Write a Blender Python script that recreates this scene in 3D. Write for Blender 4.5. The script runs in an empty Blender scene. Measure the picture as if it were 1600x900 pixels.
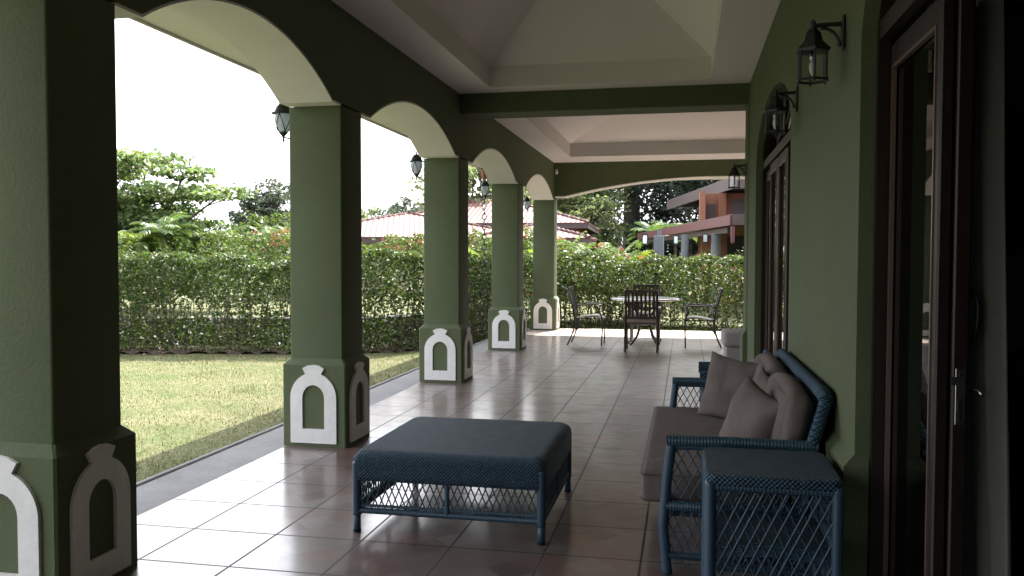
import bpy, math, random
import numpy as np
from mathutils import Vector, Matrix
random.seed(7); rng = np.random.default_rng(11)
sc = bpy.context.scene
PI = math.pi

# ------------------------------------------------------------------ camera
F, YAW, PIT, ROL, EYE = 1323.0, 0.2010, 0.0361, -0.0019, 1.40
fw = Vector((-math.sin(YAW)*math.cos(PIT), math.cos(YAW)*math.cos(PIT), -math.sin(PIT)))
rt = Vector((math.cos(YAW), math.sin(YAW), 0)); dn = fw.cross(rt)
cr = math.cos(ROL)*rt + math.sin(ROL)*dn; cd = -math.sin(ROL)*rt + math.cos(ROL)*dn
cam = bpy.data.cameras.new('camera'); camo = bpy.data.objects.new('camera', cam)
sc.collection.objects.link(camo)
m3 = Matrix((cr, -cd, -fw)).transposed()
camo.matrix_world = Matrix.Translation((0, 0, EYE)) @ m3.to_4x4()
cam.sensor_width = 36; cam.lens = F/1600*36; cam.clip_start = .05; cam.clip_end = 2000
sc.camera = camo

# ------------------------------------------------------------------ light
SUN = Vector((0.13, 0.72, 1.0)).normalized()
w = bpy.data.worlds.new('World'); sc.world = w; w.use_nodes = True
nt = w.node_tree; nt.nodes.clear()
sky = nt.nodes.new('ShaderNodeTexSky'); sky.sky_type = 'NISHITA'; sky.sun_disc = False
sky.sun_elevation = math.asin(SUN.z); sky.sun_rotation = math.atan2(SUN.x, SUN.y)
sky.air_density = 1.6; sky.dust_density = 7; sky.ozone_density = 1.0
hsv = nt.nodes.new('ShaderNodeHueSaturation'); hsv.inputs['Saturation'].default_value = 0.30
hazeadd = nt.nodes.new('ShaderNodeMix'); hazeadd.data_type = 'RGBA'; hazeadd.blend_type = 'ADD'; hazeadd.inputs[0].default_value = 1; hazeadd.inputs[7].default_value = (3.9, 4.05, 4.75, 1)   # white tropical haze
bg = nt.nodes.new('ShaderNodeBackground'); bg.inputs['Strength'].default_value = 0.15
wo = nt.nodes.new('ShaderNodeOutputWorld')
nt.links.new(sky.outputs[0], hsv.inputs['Color']); nt.links.new(hsv.outputs[0], hazeadd.inputs[6]); nt.links.new(hazeadd.outputs[2], bg.inputs[0]); nt.links.new(bg.outputs[0], wo.inputs[0])
sl = bpy.data.lights.new('sun', 'SUN'); sl.energy = 5.0; sl.angle = math.radians(.6); sl.color = (1, .95, .87)
so = bpy.data.objects.new('sun', sl); sc.collection.objects.link(so)
so.rotation_euler = SUN.to_track_quat('Z', 'Y').to_euler()
sc.view_settings.view_transform = 'Standard'; sc.view_settings.look = 'None'
sc.view_settings.gamma = 1; sc.view_settings.exposure = 1.58; sc.view_settings.use_curve_mapping = False
try:
    sc.cycles.max_bounces = 10; sc.cycles.diffuse_bounces = 6; sc.cycles.transparent_max_bounces = 24
    sc.cycles.sample_clamp_indirect = 6; sc.cycles.use_denoising = True
except Exception: pass

# ------------------------------------------------------------------ materials
def mat(name, col, rough=.6, spec=.5, metal=0, noise=None, bump=None, trans=0, var=0, coat=0, extra=None):
    """principled material; noise=(scale, amount) colour mottling, bump=(scale, strength, dist), var=per-island variation"""
    m = bpy.data.materials.new(name); m.use_nodes = True; t = m.node_tree
    b = t.nodes['Principled BSDF']; out = t.nodes['Material Output']
    b.inputs['Roughness'].default_value = rough; b.inputs['Metallic'].default_value = metal
    b.inputs['Specular IOR Level'].default_value = spec; b.inputs['Coat Weight'].default_value = coat
    c = t.nodes.new('ShaderNodeRGB'); c.outputs[0].default_value = (*col, 1); last = c.outputs[0]
    tc = t.nodes.new('ShaderNodeTexCoord')
    if noise:
        for sc_, am in ([noise] if not isinstance(noise, list) else noise):
            n = t.nodes.new('ShaderNodeTexNoise'); n.inputs['Scale'].default_value = sc_; n.inputs['Detail'].default_value = 6
            n.inputs['Roughness'].default_value = .65
            t.links.new(tc.outputs['Object'], n.inputs['Vector'])
            r = t.nodes.new('ShaderNodeMapRange'); r.inputs['From Min'].default_value = .3; r.inputs['From Max'].default_value = .7
            r.inputs['To Min'].default_value = 1-am; r.inputs['To Max'].default_value = 1+am
            t.links.new(n.outputs['Fac'], r.inputs['Value'])
            h = t.nodes.new('ShaderNodeHueSaturation'); t.links.new(last, h.inputs['Color']); t.links.new(r.outputs[0], h.inputs['Value'])
            last = h.outputs[0]
    if var:
        g = t.nodes.new('ShaderNodeNewGeometry')
        r = t.nodes.new('ShaderNodeMapRange'); r.inputs['To Min'].default_value = 1-var; r.inputs['To Max'].default_value = 1+var
        t.links.new(g.outputs['Random Per Island'], r.inputs['Value'])
        h = t.nodes.new('ShaderNodeHueSaturation'); t.links.new(last, h.inputs['Color']); t.links.new(r.outputs[0], h.inputs['Value'])
        wn = t.nodes.new('ShaderNodeMath'); wn.operation = 'MULTIPLY'; wn.inputs[1].default_value = 37.3
        t.links.new(g.outputs['Random Per Island'], wn.inputs[0])
        fr = t.nodes.new('ShaderNodeMath'); fr.operation = 'FRACT'; t.links.new(wn.outputs[0], fr.inputs[0])
        r2 = t.nodes.new('ShaderNodeMapRange'); r2.inputs['To Min'].default_value = .5-.04*min(1, var*2); r2.inputs['To Max'].default_value = .5+.03*min(1, var*2)
        t.links.new(fr.outputs[0], r2.inputs['Value']); t.links.new(r2.outputs[0], h.inputs['Hue'])
        last = h.outputs[0]
    t.links.new(last, b.inputs['Base Color'])
    if bump:
        n = t.nodes.new('ShaderNodeTexNoise'); n.inputs['Scale'].default_value = bump[0]; n.inputs['Detail'].default_value = 5
        t.links.new(tc.outputs['Object'], n.inputs['Vector'])
        bp = t.nodes.new('ShaderNodeBump'); bp.inputs['Strength'].default_value = bump[1]; bp.inputs['Distance'].default_value = bump[2]
        t.links.new(n.outputs['Fac'], bp.inputs['Height']); t.links.new(bp.outputs[0], b.inputs['Normal'])
    if trans:
        tr = t.nodes.new('ShaderNodeBsdfTranslucent'); mx = t.nodes.new('ShaderNodeMixShader'); mx.inputs[0].default_value = trans
        g2 = t.nodes.new('ShaderNodeHueSaturation'); g2.inputs['Value'].default_value = 1.5; g2.inputs['Saturation'].default_value = 1.1; g2.inputs['Hue'].default_value = .485
        t.links.new(last, g2.inputs['Color']); t.links.new(g2.outputs[0], tr.inputs[0])
        t.links.new(b.outputs[0], mx.inputs[1]); t.links.new(tr.outputs[0], mx.inputs[2]); t.links.new(mx.outputs[0], out.inputs[0])
    return m

def nd(t, typ, **kw):
    n = t.nodes.new(typ)
    for k, v in kw.items(): setattr(n, k, v)
    return n
def math_(t, op, a, b=None, c=None):
    n = t.nodes.new('ShaderNodeMath'); n.operation = op
    for i, v in enumerate((a, b, c)):
        if v is None: continue
        if isinstance(v, (int, float)): n.inputs[i].default_value = v
        else: t.links.new(v, n.inputs[i])
    return n.outputs[0]

def tile_mat():
    m = bpy.data.materials.new('floor_tile'); m.use_nodes = True; t = m.node_tree; b = t.nodes['Principled BSDF']
    tc = nd(t, 'ShaderNodeTexCoord'); sp = nd(t, 'ShaderNodeSeparateXYZ'); t.links.new(tc.outputs['Object'], sp.inputs[0])
    S = .4555
    x = math_(t, 'DIVIDE', math_(t, 'ADD', sp.outputs[0], .185), S); y = math_(t, 'DIVIDE', math_(t, 'SUBTRACT', sp.outputs[1], 3.905), S)
    fx, fy = math_(t, 'FRACT', x), math_(t, 'FRACT', y)
    ix, iy = math_(t, 'FLOOR', x), math_(t, 'FLOOR', y)
    dx = math_(t, 'MINIMUM', fx, math_(t, 'SUBTRACT', 1, fx)); dy = math_(t, 'MINIMUM', fy, math_(t, 'SUBTRACT', 1, fy))
    d = math_(t, 'MINIMUM', dx, dy)
    gr = nd(t, 'ShaderNodeMapRange'); gr.inputs[1].default_value = .0095; gr.inputs[2].default_value = .0145; t.links.new(d, gr.inputs[0])   # 0 grout, 1 tile
    cell = nd(t, 'ShaderNodeCombineXYZ'); t.links.new(ix, cell.inputs[0]); t.links.new(iy, cell.inputs[1])
    wn = nd(t, 'ShaderNodeTexWhiteNoise'); wn.noise_dimensions = '2D'; t.links.new(cell.outputs[0], wn.inputs['Vector'])
    # diamond inlay: cells turned 45 degrees, three to the half diagonal
    u = math_(t, 'MULTIPLY', math_(t, 'ADD', x, y), 2.0); v = math_(t, 'MULTIPLY', math_(t, 'SUBTRACT', x, y), 2.0)
    c2 = nd(t, 'ShaderNodeCombineXYZ'); t.links.new(math_(t, 'FLOOR', u), c2.inputs[0]); t.links.new(math_(t, 'FLOOR', v), c2.inputs[1])
    w2 = nd(t, 'ShaderNodeTexWhiteNoise'); w2.noise_dimensions = '2D'; t.links.new(c2.outputs[0], w2.inputs['Vector'])
    ra = nd(t, 'ShaderNodeValToRGB'); ra.color_ramp.interpolation = 'CONSTANT'
    e = ra.color_ramp.elements; e[0].position = 0; e[0].color = (.12, .083, .07, 1); e[1].position = .3; e[1].color = (.145, .082, .07, 1)
    for p, c in ((.5, (.15, .122, .11)), (.68, (.10, .062, .055)), (.85, (.155, .125, .112))):
        q = e.new(p); q.color = (*c, 1)
    t.links.new(w2.outputs[0], ra.inputs[0])
    # rows of patterned tiles: every third diagonal band
    band = math_(t, 'FRACT', math_(t, 'DIVIDE', math_(t, 'ADD', math_(t, 'FLOOR', math_(t, 'MULTIPLY', u, .5)), math_(t, 'MULTIPLY', math_(t, 'FLOOR', math_(t, 'MULTIPLY', v, .5)), 2)), 5))
    bm = math_(t, 'LESS_THAN', band, .45)
    plain = nd(t, 'ShaderNodeRGB'); plain.outputs[0].default_value = (.138, .098, .090, 1)
    mx = nd(t, 'ShaderNodeMix', data_type='RGBA'); t.links.new(bm, mx.inputs[0]); t.links.new(plain.outputs[0], mx.inputs[6]); t.links.new(ra.outputs[0], mx.inputs[7])
    no = nd(t, 'ShaderNodeTexNoise'); no.inputs['Scale'].default_value = 3.2; no.inputs['Detail'].default_value = 8; no.inputs['Roughness'].default_value = .7
    t.links.new(tc.outputs['Object'], no.inputs['Vector'])
    val = math_(t, 'ADD', math_(t, 'MULTIPLY', no.outputs['Fac'], .7), math_(t, 'ADD', math_(t, 'MULTIPLY', wn.outputs[0], .22), .66))
    hs = nd(t, 'ShaderNodeHueSaturation'); t.links.new(mx.outputs[2], hs.inputs['Color']); t.links.new(val, hs.inputs['Value'])
    mg = nd(t, 'ShaderNodeMix', data_type='RGBA'); t.links.new(gr.outputs[0], mg.inputs[0]); mg.inputs[6].default_value = (.05, .042, .038, 1); t.links.new(hs.outputs[0], mg.inputs[7])
    t.links.new(mg.outputs[2], b.inputs['Base Color'])
    n2 = nd(t, 'ShaderNodeTexNoise'); n2.inputs['Scale'].default_value = 9; n2.inputs['Detail'].default_value = 6; t.links.new(tc.outputs['Object'], n2.inputs['Vector'])
    rr = nd(t, 'ShaderNodeMapRange'); rr.inputs[1].default_value = .3; rr.inputs[2].default_value = .7; rr.inputs[3].default_value = .34; rr.inputs[4].default_value = .44
    t.links.new(n2.outputs['Fac'], rr.inputs[0])
    rg = nd(t, 'ShaderNodeMix'); t.links.new(gr.outputs[0], rg.inputs[0]); rg.inputs[2].default_value = .8; t.links.new(rr.outputs[0], rg.inputs[3])
    t.links.new(rg.outputs[0], b.inputs['Roughness'])
    b.inputs['IOR'].default_value = 1.6; t.links.new(math_(t, 'MULTIPLY', gr.outputs[0], .68), b.inputs['Coat Weight']); b.inputs['Coat Roughness'].default_value = .16; b.inputs['Coat IOR'].default_value = 1.65
    # slightly cushioned tiles with uneven glaze, sunk joints
    n3 = nd(t, 'ShaderNodeTexNoise'); n3.inputs['Scale'].default_value = 2.1; t.links.new(tc.outputs['Object'], n3.inputs['Vector'])
    hgt = math_(t, 'ADD', math_(t, 'MULTIPLY', gr.outputs[0], .002), math_(t, 'MULTIPLY', n3.outputs['Fac'], .0005))
    bp = nd(t, 'ShaderNodeBump'); bp.inputs['Strength'].default_value = .35; bp.inputs['Distance'].default_value = 1; t.links.new(hgt, bp.inputs['Height'])
    t.links.new(bp.outputs[0], b.inputs['Normal'])
    return m

def weave_mat(name, top, col, p=.023):
    m = bpy.data.materials.new(name); m.use_nodes = True; t = m.node_tree; b = t.nodes['Principled BSDF']
    tc = nd(t, 'ShaderNodeTexCoord'); sp = nd(t, 'ShaderNodeSeparateXYZ'); t.links.new(tc.outputs['Object'], sp.inputs[0])
    if top == 'uv':
        uvn = nd(t, 'ShaderNodeUVMap'); t.links.new(uvn.outputs[0], sp.inputs[0]); u, v = sp.outputs[0], sp.outputs[1]; pu, pv = p*.8, p*.8
    elif top: u, v = sp.outputs[0], sp.outputs[1]; pu, pv = p, p
    else: u, v = math_(t, 'ADD', sp.outputs[0], sp.outputs[1]), sp.outputs[2]; pu, pv = p*1.5, p*.7
    su = math_(t, 'SINE', math_(t, 'MULTIPLY', u, 2*PI/pu)); sv = math_(t, 'SINE', math_(t, 'MULTIPLY', v, 2*PI/pv))
    h = math_(t, 'MULTIPLY', su, sv)
    no = nd(t, 'ShaderNodeTexNoise'); no.inputs['Scale'].default_value = 10; no.inputs['Detail'].default_value = 6
    mp = nd(t, 'ShaderNodeMapping'); mp.inputs['Scale'].default_value = (1.2, 6, 6) if top != 'uv' else (4, 1, 8); t.links.new(tc.outputs['Object'], mp.inputs[0]); t.links.new(mp.outputs[0], no.inputs['Vector'])
    hh = math_(t, 'ADD', math_(t, 'MULTIPLY', h, .8), math_(t, 'MULTIPLY', no.outputs['Fac'], 1.9)); hh = math_(t, 'SUBTRACT', hh, .6)
    r = nd(t, 'ShaderNodeMapRange'); r.inputs[1].default_value = -.6; r.inputs[2].default_value = 1.3; r.inputs[3].default_value = .2; r.inputs[4].default_value = 2.0
    t.links.new(hh, r.inputs[0])
    hs = nd(t, 'ShaderNodeHueSaturation'); hs.inputs['Color'].default_value = (*col, 1); t.links.new(r.outputs[0], hs.inputs['Value'])
    t.links.new(hs.outputs[0], b.inputs['Base Color']); b.inputs['Roughness'].default_value = .6; b.inputs['Specular IOR Level'].default_value = .3
    bp = nd(t, 'ShaderNodeBump'); bp.inputs['Strength'].default_value = 1; bp.inputs['Distance'].default_value = .004; t.links.new(h, bp.inputs['Height'])
    t.links.new(bp.outputs[0], b.inputs['Normal'])
    return m

def rooftile_mat(name, col, pitch=.28):
    m = bpy.data.materials.new(name); m.use_nodes = True; t = m.node_tree; b = t.nodes['Principled BSDF']
    uv = nd(t, 'ShaderNodeUVMap'); sp = nd(t, 'ShaderNodeSeparateXYZ'); t.links.new(uv.outputs[0], sp.inputs[0])
    a = math_(t, 'ABSOLUTE', math_(t, 'SINE', math_(t, 'MULTIPLY', sp.outputs[0], PI/pitch)))
    f = math_(t, 'FRACT', math_(t, 'DIVIDE', sp.outputs[1], .38))
    h = math_(t, 'ADD', a, math_(t, 'MULTIPLY', f, -.5))
    wn = nd(t, 'ShaderNodeTexWhiteNoise'); wn.noise_dimensions = '2D'; c2 = nd(t, 'ShaderNodeCombineXYZ')
    t.links.new(math_(t, 'FLOOR', math_(t, 'DIVIDE', sp.outputs[0], pitch)), c2.inputs[0]); t.links.new(math_(t, 'FLOOR', math_(t, 'DIVIDE', sp.outputs[1], .38)), c2.inputs[1]); t.links.new(c2.outputs[0], wn.inputs['Vector'])
    v = math_(t, 'MULTIPLY', math_(t, 'ADD', math_(t, 'MULTIPLY', a, 1.05), .12), math_(t, 'ADD', math_(t, 'MULTIPLY', wn.outputs[0], .5), .75))
    hs = nd(t, 'ShaderNodeHueSaturation'); hs.inputs['Color'].default_value = (*col, 1); t.links.new(v, hs.inputs['Value'])
    t.links.new(hs.outputs[0], b.inputs['Base Color']); b.inputs['Roughness'].default_value = .6
    bp = nd(t, 'ShaderNodeBump'); bp.inputs['Strength'].default_value = .8; bp.inputs['Distance'].default_value = .05; t.links.new(h, bp.inputs['Height'])
    t.links.new(bp.outputs[0], b.inputs['Normal'])
    return m

def lawn_mat():
    m = bpy.data.materials.new('grass_ground'); m.use_nodes = True; t = m.node_tree; b = t.nodes['Principled BSDF']
    tc = nd(t, 'ShaderNodeTexCoord'); b.inputs['Roughness'].default_value = .9; b.inputs['Specular IOR Level'].default_value = .1
    n1 = nd(t, 'ShaderNodeTexNoise'); n1.inputs['Scale'].default_value = 1.3; n1.inputs['Detail'].default_value = 8; n1.inputs['Roughness'].default_value = .7
    n2 = nd(t, 'ShaderNodeTexNoise'); n2.inputs['Scale'].default_value = 38; n2.inputs['Detail'].default_value = 4
    for n in (n1, n2): t.links.new(tc.outputs['Object'], n.inputs['Vector'])
    ra = nd(t, 'ShaderNodeValToRGB'); e = ra.color_ramp.elements
    e[0].position = .33; e[0].color = (.076, .098, .036, 1); e[1].position = .68; e[1].color = (.15, .138, .08, 1)
    t.links.new(n1.outputs['Fac'], ra.inputs[0])
    r = nd(t, 'ShaderNodeMapRange'); r.inputs[1].default_value = .3; r.inputs[2].default_value = .7; r.inputs[3].default_value = .6; r.inputs[4].default_value = 1.35
    t.links.new(n2.outputs['Fac'], r.inputs[0])
    hs = nd(t, 'ShaderNodeHueSaturation'); t.links.new(ra.outputs[0], hs.inputs['Color']); t.links.new(r.outputs[0], hs.inputs['Value'])
    t.links.new(hs.outputs[0], b.inputs['Base Color'])
    bp = nd(t, 'ShaderNodeBump'); bp.inputs['Strength'].default_value = .8; bp.inputs['Distance'].default_value = .03; t.links.new(n2.outputs['Fac'], bp.inputs['Height'])
    t.links.new(bp.outputs[0], b.inputs['Normal'])
    return m

def glass_mat(name, col, rough=.02, mix=.12):
    """thin pane: mostly see-through, with a mirror coat"""
    m = bpy.data.materials.new(name); m.use_nodes = True; t = m.node_tree; t.nodes.remove(t.nodes['Principled BSDF']); out = t.nodes['Material Output']
    tr = nd(t, 'ShaderNodeBsdfTransparent'); tr.inputs[0].default_value = (*col, 1)
    gl = nd(t, 'ShaderNodeBsdfGlossy'); gl.inputs['Roughness'].default_value = rough
    fr = nd(t, 'ShaderNodeFresnel'); fr.inputs[0].default_value = 1.5
    mx = nd(t, 'ShaderNodeMixShader'); t.links.new(math_(t, 'ADD', fr.outputs[0], mix-.04), mx.inputs[0])
    t.links.new(tr.outputs[0], mx.inputs[1]); t.links.new(gl.outputs[0], mx.inputs[2]); t.links.new(mx.outputs[0], out.inputs[0])
    return m

M = dict(
    green=mat('green_paint', (.090, .112, .056), .75, .3, noise=[(.7, .10), (6, .05), (55, .06)], bump=(70, .55, .005)),
    white=mat('white_relief', (.74, .73, .70), .75, noise=[(5, .10), (30, .06)], bump=(120, .3, .002)),
    ceil=mat('ceiling_paint', (.70, .66, .645), .8, .2, noise=(1.1, .03), bump=(60, .2, .002)),
    lining=mat('arch_lining', (.72, .70, .68), .75, .2, noise=(2.5, .04), bump=(60, .25, .003)),
    tile=tile_mat(),
    concrete=mat('concrete', (.18, .18, .18), .85, .3, noise=[(2.2, .16), (25, .1)], bump=(60, .5, .004)),
    sun_strip=mat('painted_sunlight', (.50, .41, .35), .45, .5, noise=[(2, .08), (20, .05)]),  # sunlight on the far tiles, put into a pale warm base colour
    lawn=lawn_mat(),
    soil_and_shade=mat('soil_and_shade', (.06, .045, .033), .95, .1, noise=[(4, .3), (40, .3)], bump=(20, .9, .05)),
    stone=mat('dry_stone', (.10, .095, .088), .9, .2, noise=[(5, .3), (30, .2)], bump=(14, .9, .04)),
    wood=mat('dark_wood', (.017, .010, .0075), .45, .35, noise=[(14, .25)]),
    alu=mat('window_bead', (.16, .11, .085), .35, .5, metal=.4),
    steel=mat('steel', (.55, .56, .58), .3, metal=1),
    black=mat('lantern_black', (.012, .012, .013), .45, .5, noise=(40, .3)),
    glass=glass_mat('dark_glass', (.35, .38, .42), .02, .05),
    clear=glass_mat('clear_glass', (.93, .94, .93), .03, .10),
    frost=mat('frosted_glass', (.60, .64, .66), .5, .5, trans=.5),
    bulb=mat('bulb_glass', (.8, .8, .75), .15, .6),
    wicker=mat('wicker_strand', (.030, .066, .098), .42, .5, var=.25),
    weave_top=weave_mat('wicker_weave_flat', True, (.036, .058, .076)),
    weave_side=weave_mat('wicker_weave_wrap', False, (.030, .064, .096)),
    weave_uv=weave_mat('wicker_weave_curved', 'uv', (.030, .064, .096)),
    rubber=mat('rubber_foot', (.01, .01, .01), .7),
    cush=mat('taupe_fabric', (.150, .124, .112), .95, .15, noise=[(3, .08), (300, .12)], bump=(13, .5, .022)),
    cushl=mat('pale_fabric', (.33, .31, .29), .95, .15, noise=(200, .06)),
    pipe=mat('cushion_piping', (.085, .07, .062), .9),
    bronze=mat('chair_frame_bronze', (.040, .026, .020), .4, .5, noise=(20, .2)),
    sling=mat('chair_sling', (.42, .40, .36), .6, .4, noise=(60, .08)),
    sling_br=mat('brown_sling', (.15, .105, .085), .8, noise=(60, .08)),
    ttop=mat('table_top', (.62, .64, .64), .18, .6),
    curtain=mat('curtain_fabric', (.24, .23, .20), .95, .1, noise=(80, .08), trans=.1),
    room=mat('room_wall', (.24, .22, .18), .9, .2, noise=(2, .05)),
    roomfloor=mat('room_floor', (.06, .04, .03), .4),
    black_panel=mat('black_panel', (.006, .006, .007), .35),
    fascia=mat('fascia_paint', (.72, .70, .66), .6),
    tiles_red=rooftile_mat('clay_tiles', (.20, .075, .055)),
    tiles_pink=rooftile_mat('faded_clay_tiles', (.115, .036, .026), .22),
    nwall=mat('neighbour_wall', (.19, .080, .045), .8, noise=(2, .08)),
    cream=mat('cream_wall', (.50, .40, .27), .8, noise=(2, .08)),
    nroof=mat('painted_metal_roof', (.055, .036, .034), .5, noise=(3, .15)),
    nfascia=mat('red_fascia', (.105, .034, .032), .5, noise=(5, .1)),
    npillar=mat('grey_stone_pillar', (.13, .14, .155), .8, noise=[(3, .15), (20, .15)]),
    copper=mat('copper_outlet', (.22, .07, .04), .5, metal=.3),
    bark=mat('bark', (.13, .105, .085), .9, .2, noise=[(6, .3)], bump=(15, .9, .04)),
    barkd=mat('bark_dark', (.085, .075, .065), .9, .2, noise=[(6, .3)], bump=(15, .9, .04)),
    twig=mat('twig', (.13, .10, .075), .9, .2, var=.3),
    leaf_h=mat('hedge_leaf', (.052, .086, .022), .45, .35, trans=.34, var=.45),
    leaf_h2=mat('flower_hedge_leaf', (.062, .100, .024), .45, .35, trans=.42, var=.4),
    flower=mat('flower', (.36, .12, .075), .6, trans=.3, var=.25),
    leaf_a=mat('almond_leaf', (.10, .155, .055), .35, .5, trans=.5, var=.5),
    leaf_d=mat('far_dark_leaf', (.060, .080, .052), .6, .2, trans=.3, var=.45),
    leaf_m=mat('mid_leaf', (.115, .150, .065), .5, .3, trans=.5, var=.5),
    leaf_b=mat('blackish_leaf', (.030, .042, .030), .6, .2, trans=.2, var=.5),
    leaf_y=mat('palm_yellow', (.105, .165, .030), .4, .4, trans=.45, var=.35),
    leaf_p=mat('palm_green', (.075, .13, .035), .4, .5, trans=.35, var=.35),
    dead=mat('dead_leaf', (.17, .10, .05), .8, .2, var=.5),
    blade=mat('grass_blade', (.105, .12, .05), .7, .2, trans=.35, var=.45),
)

# ------------------------------------------------------------------ mesh helpers
def setp(o, label=None, cat=None, group=None, kind=None):
    if label: o['label'] = label
    if cat: o['category'] = cat
    if group: o['group'] = group
    if kind: o['kind'] = kind
    return o
def empty(name, loc=(0, 0, 0), rz=0, **kw):
    o = bpy.data.objects.new(name, None); sc.collection.objects.link(o); o.location = loc; o.rotation_euler = (0, 0, rz); o.empty_display_size = .1
    return setp(o, **kw)
def copy_tree(o, parent=None):
    c = o.copy(); sc.collection.objects.link(c)
    if parent is not None: c.parent = parent
    for ch in list(o.children): copy_tree(ch, c)
    return c
class MB:
    def __init__(s): s.v = []; s.f = []; s.m = []; s.uv = {}
    def add(s, vs, fs, mi=0):
        k = len(s.v); s.v += [tuple(p) for p in vs]
        for f in fs: s.f.append(tuple(i+k for i in f)); s.m.append(mi)
        return s
    def box(s, x0, x1, y0, y1, z0, z1, mi=0):
        vs = [(x, y, z) for z in (z0, z1) for y in (y0, y1) for x in (x0, x1)]
        return s.add(vs, [(0, 2, 3, 1), (4, 5, 7, 6), (0, 1, 5, 4), (2, 6, 7, 3), (0, 4, 6, 2), (1, 3, 7, 5)], mi)
    def bbox(s, x0, x1, y0, y1, z0, z1, b=.01, mi=0):
        """box with bevelled edges (chamfer)"""
        vs = []; idx = {}
        for i, x in ((0, x0), (1, x1)):
            for j, y in ((0, y0), (1, y1)):
                for k, z in ((0, z0), (1, z1)):
                    sx, sy, sz = (1-2*i)*b, (1-2*j)*b, (1-2*k)*b
                    for a, p in enumerate(((x, y+sy, z+sz), (x+sx, y, z+sz), (x+sx, y+sy, z))):
                        idx[(i, j, k, a)] = len(vs); vs.append(p)
        g = lambda *q: idx[q]; fs = []
        for i in (0, 1):
            fs.append([g(i, 0, 0, 0), g(i, 1, 0, 0), g(i, 1, 1, 0), g(i, 0, 1, 0)]); fs.append([g(0, i, 0, 1), g(1, i, 0, 1), g(1, i, 1, 1), g(0, i, 1, 1)]); fs.append([g(0, 0, i, 2), g(1, 0, i, 2), g(1, 1, i, 2), g(0, 1, i, 2)])
            for j in (0, 1):
                fs.append([g(i, j, 0, 0), g(i, j, 1, 0), g(i, j, 1, 1), g(i, j, 0, 1)])
                fs.append([g(i, 0, j, 0), g(i, 1, j, 0), g(i, 1, j, 2), g(i, 0, j, 2)])
                fs.append([g(0, i, j, 1), g(1, i, j, 1), g(1, i, j, 2), g(0, i, j, 2)])
                for k in (0, 1): fs.append([g(i, j, k, 0), g(i, j, k, 1), g(i, j, k, 2)])
        c = Vector(((x0+x1)/2, (y0+y1)/2, (z0+z1)/2)); out = []
        for f in fs:
            a, b_, c_ = [Vector(vs[q]) for q in f[:3]]; n = (b_-a).cross(c_-a); mid = sum((Vector(vs[q]) for q in f), Vector())/len(f)
            out.append(tuple(f) if n.dot(mid-c) > 0 else tuple(reversed(f)))
        return s.add(vs, out, mi)
    def tube(s, pts, r, n=8, mi=0, cap=True, flat=1.0):
        pts = [Vector(p) for p in pts]; R = r if isinstance(r, (list, tuple)) else [r]*len(pts)
        rings = []; prev = None
        for i, p in enumerate(pts):
            d = (pts[min(i+1, len(pts)-1)]-pts[max(i-1, 0)])
            d = d.normalized() if d.length > 1e-9 else Vector((0, 0, 1))
            if prev is None:
                a = Vector((0, 0, 1)) if abs(d.z) < .9 else Vector((1, 0, 0)); u = d.cross(a).normalized()
            else:
                u = prev - d*prev.dot(d); u = u.normalized() if u.length > 1e-6 else d.orthogonal().normalized()
            prev = u; vv = d.cross(u)
            rings.append([p + (u*math.cos(2*PI*k/n) + vv*math.sin(2*PI*k/n)*flat)*R[i] for k in range(n)])
        vs = [q for rg in rings for q in rg]; fs = []
        for i in range(len(rings)-1):
            for k in range(n): fs.append((i*n+k, i*n+(k+1) % n, (i+1)*n+(k+1) % n, (i+1)*n+k))
        if cap: fs.append(tuple(reversed(range(n)))); fs.append(tuple((len(rings)-1)*n+k for k in range(n)))
        return s.add(vs, fs, mi)
    def lathe(s, prof, c=(0, 0, 0), n=24, mi=0, rot=0):
        vs = []; fs = []
        for r, z in prof:
            for k in range(n): a = 2*PI*k/n+rot; vs.append((c[0]+r*math.cos(a), c[1]+r*math.sin(a), c[2]+z))
        for i in range(len(prof)-1):
            for k in range(n): fs.append((i*n+k, i*n+(k+1) % n, (i+1)*n+(k+1) % n, (i+1)*n+k))
        fs.append(tuple(reversed(range(n)))); fs.append(tuple((len(prof)-1)*n+k for k in range(n)))
        return s.add(vs, fs, mi)
    def build(s, name, mats, parent=None, smooth=False, uv=None, loc=None):
        me = bpy.data.meshes.new(name); me.from_pydata(s.v, [], s.f)
        for mm in (mats if isinstance(mats, (list, tuple)) else [mats]): me.materials.append(mm)
        me.polygons.foreach_set('material_index', s.m)
        if smooth: me.polygons.foreach_set('use_smooth', [True]*len(s.f))
        if uv:
            l = me.uv_layers.new(name='UVMap'); k = 0
            for p in me.polygons:
                for li in p.loop_indices: l.data[li].uv = uv(p, me.vertices[me.loops[li].vertex_index].co)
        me.update()
        o = bpy.data.objects.new(name, me); sc.collection.objects.link(o)
        if parent is not None: o.parent = parent
        if loc is not None: o.location = loc
        return o
def smooth_by_angle(o, deg=35):
    me = o.data; me.polygons.foreach_set('use_smooth', [True]*len(me.polygons))
    import bmesh
    bm = bmesh.new(); bm.from_mesh(me)
    for e in bm.edges:
        if len(e.link_faces) == 2 and e.calc_face_angle(0) > math.radians(deg): e.smooth = False
    bm.to_mesh(me); bm.free(); return o

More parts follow.
